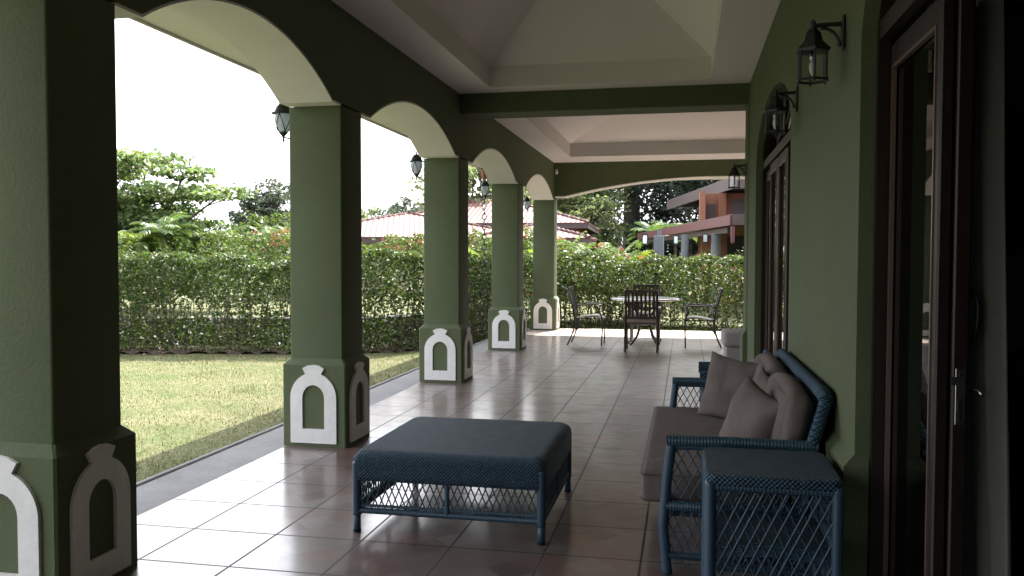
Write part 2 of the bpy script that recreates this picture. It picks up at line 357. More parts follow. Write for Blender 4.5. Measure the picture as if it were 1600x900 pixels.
# ------------------------------------------------------------------ ground (setting)
SX, SY0, SY1 = -2.885, -5.0, 16.6
g = MB(); g.box(-2.885, 4.4, SY0, 15.02, -.3, 0); setp(g.build('veranda_floor', M['tile']), kind='structure')
g = MB(); g.box(-2.885, 4.4, 15.022, SY1, -.3, 0); setp(g.build('sunlit_floor_strip', M['sun_strip']), kind='structure')  # far end of the floor, coloured pale as if the sun lay on it
g = MB(); g.box(-3.36, -2.887, SY0, 17.0, -.32, -.045); g.box(-2.887, 5, SY1+.002, 17.0, -.32, -.045)
g.bbox(-3.40, -3.36, SY0, 17.04, -.32, -.03, .008); g.box(-3.36, 5, 17.0, 17.04, -.32, -.035)
setp(g.build('path', M['concrete']), kind='structure')
# rolling lawn sheet reaching the horizon
nx = 90; xs = np.concatenate([-np.geomspace(900, 20, 14), np.linspace(-19, 19, 62), np.geomspace(20, 900, 14)]); ys = np.concatenate([-np.geomspace(400, 12, 8), np.linspace(-10, 40, 80), np.geomspace(42, 1200, 14)])
g = MB(); vs = []; fs = []
def gz(x, y):
    near = max(0, min(1, (math.hypot(x+3, y-8)-6)/10)); far = max(0, (math.hypot(x, y)-60)/800)
    return -.125 + .02*math.sin(x*.9+.4*y)*near + .03*math.sin(y*.5-1)*near - 6*min(1, far)
for y in ys:
    for x in xs: vs.append((x, y, gz(x, y) if not (-3.3 < x < 6 and -5 < y < 17) else -.16))
W_ = len(xs)
for j in range(len(ys)-1):
    for i in range(W_-1): fs.append((j*W_+i, j*W_+i+1, (j+1)*W_+i+1, (j+1)*W_+i))
g.add(vs, fs); setp(g.build('lawn', M['lawn'], smooth=True), kind='structure')

def hedge_path():
    P = [(-19, 7.0), (-13.5, 10.1), (-10.5, 11.55), (-8, 12.35), (-6, 12.75), (-4.9, 13.2), (-4.15, 14.2), (-3.75, 15.6), (-3.35, 17.2), (-2.4, 17.85), (-1, 17.9), (2.2, 17.9), (9, 18.3)]
    pts = [Vector((a, b, 0)) for a, b in P]; out = []
    for i in range(len(pts)-1):
        p0, p1, p2, p3 = pts[max(i-1, 0)], pts[i], pts[i+1], pts[min(i+2, len(pts)-1)]
        for k in range(20):
            t = k/20; out.append(.5*((2*p1)+(-p0+p2)*t+(2*p0-5*p1+4*p2-p3)*t*t+(-p0+3*p1-3*p2+p3)*t**3))
    out.append(pts[-1]); return out
HP = hedge_path()
# planting bed under the hedge, widened behind as dark colour for the shade there
g = MB(); vs = []; fs = []
for i, p in enumerate(HP):
    d = (HP[min(i+1, len(HP)-1)]-HP[max(i-1, 0)]).normalized(); n = Vector((-d.y, d.x, 0)); wob = .05*math.sin(i*1.7)+.04*math.sin(i*.61)
    for o_ in (-.5+wob, -.35, .2, 2.1): 
        q = p+n*o_; vs.append((q.x, q.y, -.115+(.03 if abs(o_) < .5 else -.012)))
for i in range(len(HP)-1):
    for k in range(3): fs.append((i*4+k, (i+1)*4+k, (i+1)*4+k+1, i*4+k+1))
g.add(vs, fs); setp(g.build('bed_and_shade', M['soil_and_shade'], smooth=True), kind='structure')

# ------------------------------------------------------------------ the house
house = empty('house', (-2.67, 8, 0), label='green painted villa with arched veranda, white ceiling and tiled floor', cat='house')
HI = Matrix.Translation((2.67, -8, 0))
def hp(o):   # parent to the house, keep world placement
    o.parent = house; o.location = Vector(o.location)+Vector((2.67, -8, 0)); return o
XO, XI = -2.87, -2.46     # outer / inner plane of the arcade
ZS, RISE, ZC = 2.52, .31, 3.21
cols = [(2.92, 3.34), (5.83, 6.23), (9.12, 9.54), (12.52, 12.96), (16.1, 16.5)]
back_cols = [(-.35, .07), (-3.6, -3.18)]
def arch_z(y, y0, y1, rise=RISE, zs=ZS):
    w_ = (y1-y0)/2; R_ = (w_*w_+rise*rise)/2/rise; u = y-(y0+y1)/2
    return zs+math.sqrt(max(0, R_*R_-u*u))-(R_-rise)
def wall_with_openings(mb, t0, t1, ztop, segs, P):
    """segs: list of ('solid',a,b,zb) or ('arch',a,b,fn); P(a,t,z)->xyz ; builds front, back and underside"""
    stations = []
    for s_ in segs:
        if s_[0] == 'solid': stations.append((s_[1], s_[3])); stations.append((s_[2], s_[3]))
        else:
            N = 28
            for k in range(N+1):
                a = s_[1]+(s_[2]-s_[1])*k/N; stations.append((a, s_[3](a)))
    vs = []; fs = []
    for a, z in stations: vs += [P(a, t0, z), P(a, t0, ztop), P(a, t1, z), P(a, t1, ztop)]
    for i in range(len(stations)-1):
        A, B = 4*i, 4*i+4
        if stations[i+1][0]-stations[i][0] > 1e-6:
            fs += [(A, A+1, B+1, B), (A+2, B+2, B+3, A+3)]
        fs += [(A, B, B+2, A+2), (A+1, A+3, B+3, B+1)]
    fs += [(0, 2, 3, 1), (len(vs)-4, len(vs)-3, len(vs)-1, len(vs)-2)]
    mb.add(vs, fs)
# arcade beam: solid over columns, arches between with little ledges
allc = sorted(back_cols+cols); segs = [('solid', -5.0, allc[0][1]+.17, ZS)]; bays = []
for (a0, a1), (b0, b1) in zip(allc[:-1], allc[1:]):
    y0, y1 = a1+.19, b0-.15; bays.append((a1, y0, y1, b0))
    segs.append(('arch', y0, y1, lambda y, y0=y0, y1=y1: arch_z(y, y0, y1)))
    segs.append(('solid', y1, b1+.19 if b1 < 16 else 16.5, ZS))
g = MB(); wall_with_openings(g, XO, XI, ZC+.2, segs, lambda a, t, z: (t, a, z))
hp(g.build('arcade_wall', M['green']))
# white linings under every arch (12 mm render band, set just below)
for (a1, y0, y1, b0) in bays:
    pr_ = [(a1, ZS)] + [(y0+(y1-y0)*k/32, arch_z(y0+(y1-y0)*k/32, y0, y1)) for k in range(33)] + [(b0, ZS)]
    vs = []; fs = []
    for a, z in pr_:
        for dz in (-.002, -.016):
            for x in (XO+.001, XI-.001): vs.append((x, a, z+dz))
    for i in range(len(pr_)-1):
        A, B = 4*i, 4*i+4; fs += [(A, A+1, B+1, B), (A+2, B+2, B+3, A+3), (A, B, B+2, A+2), (A+1, A+3, B+3, B+1)]
    fs += [(0, 2, 3, 1), (len(vs)-4, len(vs)-3, len(vs)-1, len(vs)-2)]
    g = MB(); g.add(vs, fs); hp(g.build('arch_lining', M['lining']))
# columns with chamfered bases and relief arches
def relief(mb, t=.016):
    """arched relief with crown in the x/z plane, front face at y=-t; local origin bottom centre"""
    outer = [(-.18, 0), (-.18, .335)]
    for k in range(1, 11):
        a = PI-PI*k/24; outer.append((.18*math.cos(a), .335+.185*math.sin(a)))
    outer += [(-.062, .512), (-.085, .553), (-.045, .572), (0, .578), (.045, .572), (.085, .553), (.062, .512)]
    for k in range(14, 24):
        a = PI-PI*k/24; outer.append((.18*math.cos(a), .335+.185*math.sin(a)))
    outer += [(.18, .335), (.18, 0)]
    outer = [p for i, p in enumerate(outer) if i == 0 or p != outer[i-1]]
    # keep only arc points outside the crown
    outer = [p for p in outer if not (abs(p[0]) < .06 and .505 < p[1] < .53)]
    inner = [(-.086, .105), (-.086, .335)]+[(.086*math.cos(PI-PI*k/12), .335+.095*math.sin(PI*k/12)) for k in range(1, 12)]+[(.086, .335), (.086, .105)]
    import bmesh
    from mathutils.geometry import tessellate_polygon
    loops = [[Vector((x, z, 0)) for x, z in outer], [Vector((x, z, 0)) for x, z in reversed(inner)]]
    tris = tessellate_polygon(loops); flat = outer+list(reversed(inner)); n = len(flat); no = len(outer)
    vs = [(x, -t, z) for x, z in flat]+[(x, .004, z) for x, z in flat]; fs = []
    for tr in tris:
        a, b_, c_ = [flat[q] for q in tr]; cz = (b_[0]-a[0])*(c_[1]-a[1])-(b_[1]-a[1])*(c_[0]-a[0])
        fs.append(tuple(tr) if cz > 0 else tuple(reversed(tr)))
    for rng_ in (range(no), range(no, n)):
        L_ = list(rng_)
        for i, q in enumerate(L_):
            q2 = L_[(i+1) % len(L_)]; fs.append((q, q2, q2+n, q+n))
    mb.add(vs, fs)
rel_me = None
for ci, (y0, y1) in enumerate(cols+back_cols):
    cx, cy = (XO+XI)/2, (y0+y1)/2; hx, hy = (XI-XO)/2, (y1-y0)/2
    g = MB()
    e_ = .012
    # shaft with softened corners
    prof = []
    for sx, sy in ((-1, -1), (1, -1), (1, 1), (-1, 1)):
        cxx, cyy = sx*(hx-e_), sy*(hy-e_)
        a0 = {(-1, -1): PI, (1, -1): 1.5*PI, (1, 1): 0, (-1, 1): .5*PI}[(sx, sy)]
        for k in range(4): a = a0+k*PI/6; prof.append((cxx+e_*math.cos(a), cyy+e_*math.sin(a)))
    n = len(prof); vs = [(x, y, .645) for x, y in prof]+[(x, y, ZS-.017) for x, y in prof]
    fs = [(i, (i+1) % n, n+(i+1) % n, n+i) for i in range(n)]
    g.add(vs, fs); col = g.build('column', M['green'], loc=(cx, cy, 0)); hp(col); smooth_by_angle(col, 40)
    b = MB(); bx, by = hx+.043, hy+.045
    ring = lambda x_, y_, z_: [(sx*x_+dx, sy*y_+dy, z_) for sx, sy, dx, dy in ((-1, -1, 0, .01), (-1, -1, .01, 0), (1, -1, -.01, 0), (1, -1, 0, .01), (1, 1, 0, -.01), (1, 1, -.01, 0), (-1, 1, .01, 0), (-1, 1, 0, -.01))]
    vs = ring(bx, by, .001)+ring(bx, by, .605)+ring(hx-.004, hy-.004, .655); fs = []
    for l in range(2):
        for i in range(8): fs.append((l*8+i, l*8+(i+1) % 8, (l+1)*8+(i+1) % 8, (l+1)*8+i))
    b.add(vs, fs); bo = b.build('column_base', M['green'], parent=col)
    for (lx, ly, rz) in ((0, -by, 0), (bx, 0, PI/2)):
        if rel_me is None:
            q = MB(); relief(q); ro = q.build('arch_relief', M['white'], parent=col); rel_me = ro.data
        else:
            ro = bpy.data.objects.new('arch_relief', rel_me); sc.collection.objects.link(ro); ro.parent = col
        ro.location = (lx, ly, .03); ro.rotation_euler = (0, 0, rz)
# cross beam between the two bays and far arched beam
g = MB(); g.bbox(XI+.002, .70, 9.15, 9.55, 2.99, ZC+.1, .008); hp(g.build('cross_beam', M['green']))
XR = 3.9
def far_arch(x):
    x0, x1 = -2.25, 3.35; return arch_z(x, x0, x1, .335, 2.575)
g = MB(); wall_with_openings(g, 16.1, 16.5, ZC+.2, [('solid', XI+.001, -2.25, 2.575), ('arch', -2.25, 3.35, far_arch), ('solid', 3.35, XR-.001, 2.575)], lambda a, t, z: (a, t, z))
hp(g.build('end_beam', M['green']))
prf = [(XI+.001, 2.575), (-2.25, 2.575)]+[(-2.25+5.6*k/32, far_arch(-2.25+5.6*k/32)) for k in range(1, 33)]+[(3.49, 2.575)]
vs = []; fs = []
for a, z in prf:
    for dz in (-.002, -.016):
        for y in (16.101, 16.499): vs.append((a, y, z+dz))
for i in range(len(prf)-1):
    A, B = 4*i, 4*i+4; fs += [(A, A+1, B+1, B), (A+2, B+2, B+3, A+3), (A, B, B+2, A+2), (A+1, A+3, B+3, B+1)]
fs += [(0, 2, 3, 1), (len(vs)-4, len(vs)-3, len(vs)-1, len(vs)-2)]
g = MB(); g.add(vs, fs); hp(g.build('arch_lining', M['lining']))
g = MB(); g.bbox(3.49, XR, 16.1, 16.5, 0.001, 2.56, .01); g.bbox(3.45, XR, 16.06, 16.54, 0.001, .63, .02); hp(g.build('corner_pier', M['green']))
# ceilings with raised hipped trays
def tray(x0, x1, y0, y1, rx0, rx1, ry0, ry1, up=.22, s=.78):
    z = ZC; zu = z+up; w_ = (rx1-rx0)/2; zr = zu+s*w_
    vs = [(x0, y0, z), (x1, y0, z), (x1, y1, z), (x0, y1, z), (rx0, ry0, z), (rx1, ry0, z), (rx1, ry1, z), (rx0, ry1, z),
          (rx0, ry0, zu), (rx1, ry0, zu), (rx1, ry1, zu), (rx0, ry1, zu), ((rx0+rx1)/2, ry0+w_, zr), ((rx0+rx1)/2, ry1-w_, zr)]
    fs = [(0, 4, 5, 1), (1, 5, 6, 2), (2, 6, 7, 3), (3, 7, 4, 0), (4, 8, 9, 5), (5, 9, 10, 6), (6, 10, 11, 7), (7, 11, 8, 4),
          (8, 12, 9), (9, 12, 13, 10), (10, 13, 11), (11, 13, 12, 8)]
    g = MB(); g.add(vs, fs); return hp(g.build('ceiling', M['ceil']))
tray(XI-.05, .68, -4.95, 9.17, -2.05, .245, -1.5, 8.86)
def tray2():
    x0, x1, y0, y1 = XI-.05, XR+.05, 9.52, 16.13; rx0, rx1, ry0, ry1 = -2.035, 3.45, 9.98, 15.2; z = ZC; zu = z+.235; w_ = (ry1-ry0)/2; zr = zu+.42*w_
    vs = [(x0, y0, z), (x1, y0, z), (x1, y1, z), (x0, y1, z), (rx0, ry0, z), (rx1, ry0, z), (rx1, ry1, z), (rx0, ry1, z),
          (rx0, ry0, zu), (rx1, ry0, zu), (rx1, ry1, zu), (rx0, ry1, zu), (rx0+w_, (ry0+ry1)/2, zr), (rx1-w_, (ry0+ry1)/2, zr)]
    fs = [(0, 4, 5, 1), (1, 5, 6, 2), (2, 6, 7, 3), (3, 7, 4, 0), (4, 8, 9, 5), (5, 9, 10, 6), (6, 10, 11, 7), (7, 11, 8, 4),
          (8, 12, 13, 9), (9, 13, 10), (10, 13, 12, 11), (11, 12, 8)]
    g = MB(); g.add(vs, fs); return hp(g.build('ceiling', M['ceil']))
tray2()
# eave soffit, fascia and tiled roof
EX, EY, EZ = -3.52, 17.12, 2.95
g = MB(); g.box(EX+.02, XO-.001, -5, EY-.02, EZ, EZ+.03); g.box(XO, XR+1.3, 16.502, EY-.02, EZ, EZ+.03); hp(g.build('eave_soffit', M['lining']))
g = MB(); g.bbox(EX, EX+.025, -5, EY, EZ-.02, EZ+.17, .004); g.bbox(EX+.026, XR+1.3, EY-.025, EY, EZ-.02, EZ+.17, .004); hp(g.build('fascia', M['fascia']))
def hip_roof(x0, x1, y0, y1, z, s, th=.06, under=True):
    w_, l_ = (x1-x0)/2, (y1-y0)/2
    if l_ >= w_: r0, r1 = (x0+w_, y0+w_, z+s*w_), (x0+w_, y1-w_, z+s*w_); top = [(0, 4, 1), (1, 4, 5, 2), (2, 5, 3), (3, 5, 4, 0)]
    else: r0, r1 = (x0+l_, y0+l_, z+s*l_), (x1-l_, y0+l_, z+s*l_); top = [(0, 4, 5, 1), (1, 5, 2), (2, 5, 4, 3), (3, 4, 0)]
    vs = [(x0, y0, z), (x1, y0, z), (x1, y1, z), (x0, y1, z), r0, r1]
    vs += [(x0, y0, z-th), (x1, y0, z-th), (x1, y1, z-th), (x0, y1, z-th)]
    fs = [tuple(reversed(f)) for f in top]
    fs = [f for f in top]+[(0, 6, 7, 1), (1, 7, 8, 2), (2, 8, 9, 3), (3, 9, 6, 0)]+([(6, 9, 8, 7)] if under else [])
    out = []
    c = Vector(((x0+x1)/2, (y0+y1)/2, z))
    for f in fs:
        P_ = [Vector(vs[q]) for q in f]; n = (P_[1]-P_[0]).cross(P_[2]-P_[0]); mid = sum(P_, Vector())/len(P_)
        out.append(f if n.dot(mid-c) >= 0 else tuple(reversed(f)))
    g = MB(); g.add(vs, out); return g
def roof_uv(p, co):
    n = p.normal
    if abs(n.z) > .999 or abs(n.z) < .01: return (co.x+co.y, co.z)
    if abs(n.x) > abs(n.y): return (co.y, co.x*math.sqrt(1+(n.x/n.z)**2)*(-1 if n.x > 0 else 1))
    return (co.x, co.y*math.sqrt(1+(n.y/n.z)**2)*(-1 if n.y > 0 else 1))
g = hip_roof(EX-.03, 9.5, -9, EY+.03, EZ+.235, .5, under=False); hp(g.build('roof', M['tiles_red'], uv=roof_uv))
# house wall with arched openings (plane X=.645)
XW, XW2 = .645, .93
def win_arch(y0, y1, zs=2.25, rise=.44):
    def f(y):
        u = (y-(y0+y1)/2)/((y1-y0)/2); return zs+rise*math.sqrt(max(0, 1-u*u))
    return f
OW = (5.58, 8.22); OD = (.75, 3.42)
segs = [('solid', -4.98, OD[0], 0.001), ('arch', *OD, win_arch(*OD)), ('solid', OD[1], OW[0], 0.001), ('arch', *OW, win_arch(*OW)), ('solid', OW[1], 9.12, .001)]
g = MB(); wall_with_openings(g, XW, XW2, ZC+.2, segs, lambda a, t, z: (t, a, z)); hp(g.build('wall', M['green']))
# plinth thickening with a chamfered top on each pier
def plinth(y0, y1, name='wall_base'):
    b = MB(); o_ = .042
    def ring(x_, e, z_): return [(x_, y0-e, z_), (x_, y1+e, z_), (XW+.05, y1+e, z_), (XW+.05, y0-e, z_)]
    vs = ring(XW-o_, .012, .001)+ring(XW-o_, .012, .60)+ring(XW+.002, -.003, .65); fs = []
    for l in range(2):
        for i in range(4): fs.append((l*4+i, (l+1)*4+i, (l+1)*4+(i+1) % 4, l*4+(i+1) % 4))
    b.add(vs, fs); hp(b.build(name, M['green']))
plinth(OD[1], OW[0]); plinth(-4.9, OD[0])
# pilaster carrying the cross beam
g = MB(); g.bbox(.632, .96, 9.12, 9.55, .6, ZC+.1, .01); b = g.build('pilaster', M['green']); hp(b)
g = MB()
def ring(o_, z_): return [(.632-o_, 9.12-o_, z_), (.96, 9.12-o_, z_), (.96, 9.55+o_, z_), (.632-o_, 9.55+o_, z_)]
vs = ring(.035, .001)+ring(.035, .60)+ring(-.003, .65); fs = []
for l in range(2):
    for i in range(4): fs.append((l*4+i, l*4+(i+1) % 4, (l+1)*4+(i+1) % 4, (l+1)*4+i))
g.add(vs, fs); hp(g.build('wall_base', M['green']))
# return wall and the wall of the wider far bay, back wall
for q in ((.961, XR+.3, 9.14, 9.44, 0.001, ZC+.2), (XR, XR+.3, 9.442, 16.5, .001, ZC+.2), (XO, .6, -5.3, -5.0, -.1, ZC+.2)):
    g = MB(); g.box(*q); hp(g.build('side_wall', M['green']))
# interior room shell
g = MB(); x0, x1, y0, y1 = XW2+.001, 6.2, -3.0, 9.1
g.box(x0, x1, y0, y1, -.05, .0); g.box(x0, x1, y0, y1, 2.95, 3.0, 1); g.box(x1, x1+.1, y0, y1, 0, 2.95, 1); g.box(x0, x1, y0-.1, y0, 0, 2.95, 1)
g.box(2.6, x1, 5.6, 5.7, .0, 2.95, 1); g.box(x0, x1, y1-.06, y1, 0, 2.95, 1)
hp(g.build('room_shell', [M['roomfloor'], M['room']]))

# ---- joinery
def win_arch_frame(par, y0, y1, x0, x1, name, mt, wd=.055, zs=2.25, rise=.44):
    g = MB(); N = 36; vs = []; fs = []
    prf_ = [(y0, .0)]+[((y0+y1)/2-(y1-y0)/2*math.cos(PI*k/N), zs+rise*math.sin(PI*k/N)) for k in range(N+1)]+[(y1, .0)]
    inn = [(y0+wd, .0)]+[((y0+y1)/2-((y1-y0)/2-wd)*math.cos(PI*k/N), zs+(rise-wd)*math.sin(PI*k/N)) for k in range(N+1)]+[(y1-wd, .0)]
    for (a, z), (b_, zz) in zip(prf_, inn): vs += [(x0, a, z), (x0, b_, zz), (x1, a, z), (x1, b_, zz)]
    for i in range(len(prf_)-1):
        A, B = 4*i, 4*i+4; fs += [(A, B, B+1, A+1), (A+2, A+3, B+3, B+2), (A+1, B+1, B+3, A+3), (A, A+2, B+2, B)]
    g.add(vs, fs); g.box(x0+.002, x1-.002, y0+wd, y1-wd, zs-.04, zs+.03)
    for k in (1, 2, 3):   # radial bars of the fanlight
        a = PI*k/4; yc = (y0+y1)/2
        g.tube([(x0+.03, yc-.25*math.cos(a), zs+.03+.1*math.sin(a)), (x0+.03, yc-((y1-y0)/2-.04)*math.cos(a), zs+(rise-.03)*math.sin(a))], .012, 6)
    g.tube([(x0+.03, yc-.25*math.cos(PI*k/12), zs+.03+.1*math.sin(PI*k/12)) for k in range(13)], .012, 6)
    f = g.build(name, mt); f.parent = par; return f
def pane(par, y0, y1, z0, z1, x, name='glass_pane'):
    g = MB(); g.box(x-.003, x+.003, y0, y1, z0, z1); o = g.build(name, M['glass']); o.parent = par; return o
def fan_pane(par, y0, y1, x, zs=2.25, rise=.44):
    N = 24; vs = [(x, (y0+y1)/2-(y1-y0)/2*math.cos(PI*k/N), zs+rise*math.sin(PI*k/N)) for k in range(N+1)]
    vs2 = [(x+.005, b_, c_) for a, b_, c_ in vs]; n = len(vs)
    g = MB(); g.add(vs+vs2, [tuple(range(n)), tuple(reversed(range(n, 2*n)))]+[(i, n+i, n+(i+1) % n, (i+1) % n) for i in range(n)])
    o = g.build('fanlight_pane', M['glass']); o.parent = par; return o
def leaf_frame(par, y0, y1, x0, x1, name, z1=2.19, st=.075):
    g = MB(); g.bbox(x0, x1, y0, y0+st, .015, z1, .006); g.bbox(x0, x1, y1-st, y1, .015, z1, .006)
    g.box(x0+.002, x1-.002, y0+st, y1-st, .015, .2); g.box(x0+.002, x1-.002, y0+st, y1-st, z1-.08, z1)
    o = g.build(name, M['wood']); o.parent = par
    b = MB(); e = .012       # pale glazing beads
    for a in (y0+st, y1-st-e): b.box(x0-.004, x0+.012, a, a+e, .2, z1-.08)
    b.box(x0-.004, x0+.012, y0+st+e, y1-st-e, z1-.092, z1-.08); b.box(x0-.004, x0+.012, y0+st+e, y1-st-e, .2, .212)
    return o, b
win = empty('window'); hp(win); win.location = (2.67, -8, 0)
win_arch_frame(win, OW[0]+.003, OW[1]-.003, .70, .80, 'window_frame', M['wood'])
fan_pane(win, OW[0]+.06, OW[1]-.06, .75, 2.28, .36)
bs = MB()
for k in range(4):
    a = OW[0]+.06+k*(OW[1]-OW[0]-.12)/4; b_ = a+(OW[1]-OW[0]-.12)/4
    xx = .735 if k in (0, 3) else .705
    o, b2 = leaf_frame(win, a+.001, b_-.001, xx, xx+.04, 'sash'); pane(win, a+.075, b_-.075, .2, 2.11, xx+.02)
    bs.v_off = 0; bs.add(b2.v, b2.f)
o = bs.build('glazing_bead', M['alu']); o.parent = win
door = empty('sliding_door'); hp(door); door.location = (2.67, -8, 0)
win_arch_frame(door, OD[0]+.003, OD[1]-.003, .70, .744, 'door_frame', M['wood'], wd=.03)
fan_pane(door, OD[0]+.06, OD[1]-.06, .75, 2.28, .36)
o, b2 = leaf_frame(door, 2.76, 3.415, .746, .786, 'fixed_leaf', st=.045); pane(door, 2.805, 3.37, .2, 2.11, .765)
b3 = b2.build('glazing_bead', M['alu']); b3.parent = door
# opened leaf slid behind the fixed one, its edge with strike plate faces the camera
g = MB(); g.bbox(.790, .835, 2.745, 2.84, .015, 2.19, .005); g.bbox(.790, .835, 3.28, 3.36, .015, 2.19, .005); g.box(.792, .833, 2.84, 3.28, .015, .2); g.box(.792, .833, 2.84, 3.28, 2.1, 2.19)
ol = g.build('opened_leaf', M['wood']); ol.parent = door; pane(door, 2.84, 3.28, .2, 2.1, .815)
g = MB(); g.bbox(.799, .827, 2.741, 2.7445, .90, 1.07, .001); g.box(.806, .816, 2.7385, 2.7412, .935, .975, 1); g.box(.809, .817, 2.7385, 2.7412, .915, .925, 1); g.box(.809, .817, 2.7385, 2.7412, 1.045, 1.055, 1)
g.box(.785, .799, 2.739, 2.744, 1.02, 1.045)
o = g.build('strike_plate', [M['steel'], M['black']]); o.parent = ol
g = MB(); g.tube([(.836, 2.79, 1.14), (.862, 2.79, 1.15), (.872, 2.79, 1.2), (.872, 2.79, 1.26), (.862, 2.79, 1.30), (.836, 2.79, 1.31)], .008, 8)
gk = MB(); gk.tube([(.836, 2.785, 1.0), (.875, 2.785, 1.0), (.878, 2.76, .99)], .006, 8)
o = g.build('door_handle', M['black'], smooth=True); o.parent = ol; o = gk.build('key', M['steel'], smooth=True); o.parent = ol
# curtain hanging inside the doorway
N = 160; vs = []; fs = []
for i in range(N+1):
    t_ = i/N; 
    for zz, wd in ((2.3, .16), (1.6, .20), (1.0, .26), (.5, .32), (.03, .36)):
        y = 2.83 + (t_)*.50; x = .862+ wd*.28*(1-t_) + .022*math.sin(t_*70+zz*.5)+.01*math.sin(t_*31+zz)
        vs.append((x, y-.06*(2.3-zz)/2.3, zz))
for i in range(N):
    for k in range(4): fs.append((i*5+k, i*5+k+1, (i+1)*5+k+1, (i+1)*5+k))
g = MB(); g.add(vs, fs); cu = g.build('curtain', M['curtain'], smooth=True)
md = cu.modifiers.new('thick', 'SOLIDIFY'); md.thickness = .003
setp(cu, 'pale grey curtain gathered behind the open sliding door', 'curtain')
# things in the dark room
g = MB(); g.bbox(1.80, 3.6, 5.5, 5.56, 1.42, 2.28, .01); setp(g.build('television', M['black_panel']), 'black flat television on the wall of the dark room', 'television')
# ceiling fan
fan = empty('ceiling_fan', (2.05, 4.3, 2.55), label='dark ceiling fan seen through the open glass door', cat='ceiling fan')
g = MB(); g.lathe([(.02, .4), (.02, .1), (.10, .08), (.12, 0), (.09, -.07), (.03, -.1)], n=20); o = g.build('motor', M['black'], parent=fan, smooth=True)
for k in range(5):
    a = 2*PI*k/5+.55; d = Vector((math.cos(a), math.sin(a), 0)); n_ = Vector((-d.y, d.x, 0)); g = MB(); vs = []
    for r_, wd in ((.1, .03), (.22, .06), (.62, .075), (.68, .05)):
        for s_ in (-1, 1):
            for dz in (0, .008): q = d*r_+n_*wd*s_; vs.append((q.x, q.y, .0+dz+s_*.012))
    fs = []
    for i in range(3):
        A, B = 4*i, 4*i+4; fs += [(A, B, B+2, A+2), (A+1, A+3, B+3, B+1), (A, A+1, B+1, B), (A+2, B+2, B+3, A+3)]
    fs += [(0, 2, 3, 1), (12, 13, 15, 14)]; g.add(vs, fs); g.build('blade', M['black'], parent=fan)

# ------------------------------------------------------------------ foliage helpers
def leaves_mesh(name, P, size, mt, parent=None, aspect=.5, up=.3, nrm=None, jitter=.35, shape='rhomb'):
    """P: (n,3) leaf centres -> bent leaf cards of four points"""
    n = len(P); P = np.asarray(P, dtype=np.float64)
    d = rng.normal(size=(n, 3)); d[:, 2] = d[:, 2]*.6 - .15; d /= np.linalg.norm(d, axis=1)[:, None]
    nn = rng.normal(size=(n, 3)); nn[:, 2] = np.abs(nn[:, 2])+up
    if nrm is not None: nn += nrm
    nn -= d*(nn*d).sum(1)[:, None]; nn /= np.linalg.norm(nn, axis=1)[:, None]
    s = np.cross(d, nn); L = (size*(1+jitter*rng.uniform(-1, 1, n)))[:, None]
    wv = L*aspect*.5
    v = np.stack([P-d*L*.5, P+s*wv+nn*L*.06-d*L*.03, P+d*L*.5-nn*L*.08, P-s*wv+nn*L*.06-d*L*.03], 1).reshape(-1, 3)
    me = bpy.data.meshes.new(name); me.vertices.add(4*n); me.vertices.foreach_set('co', v.ravel())
    me.loops.add(4*n); me.loops.foreach_set('vertex_index', np.arange(4*n, dtype=np.int32))
    me.polygons.add(n); me.polygons.foreach_set('loop_start', np.arange(0, 4*n, 4, dtype=np.int32)); me.polygons.foreach_set('loop_total', np.full(n, 4, dtype=np.int32))
    me.materials.append(mt); me.update(calc_edges=True); me.validate()
    o = bpy.data.objects.new(name, me); sc.collection.objects.link(o)
    if parent is not None: o.parent = parent
    return o
def vnoise(x, f, ph=0):
    return np.sin(x*f+ph)+.6*np.sin(x*f*2.3+ph*1.7+1)+.35*np.sin(x*f*5.1+ph*.6+2)
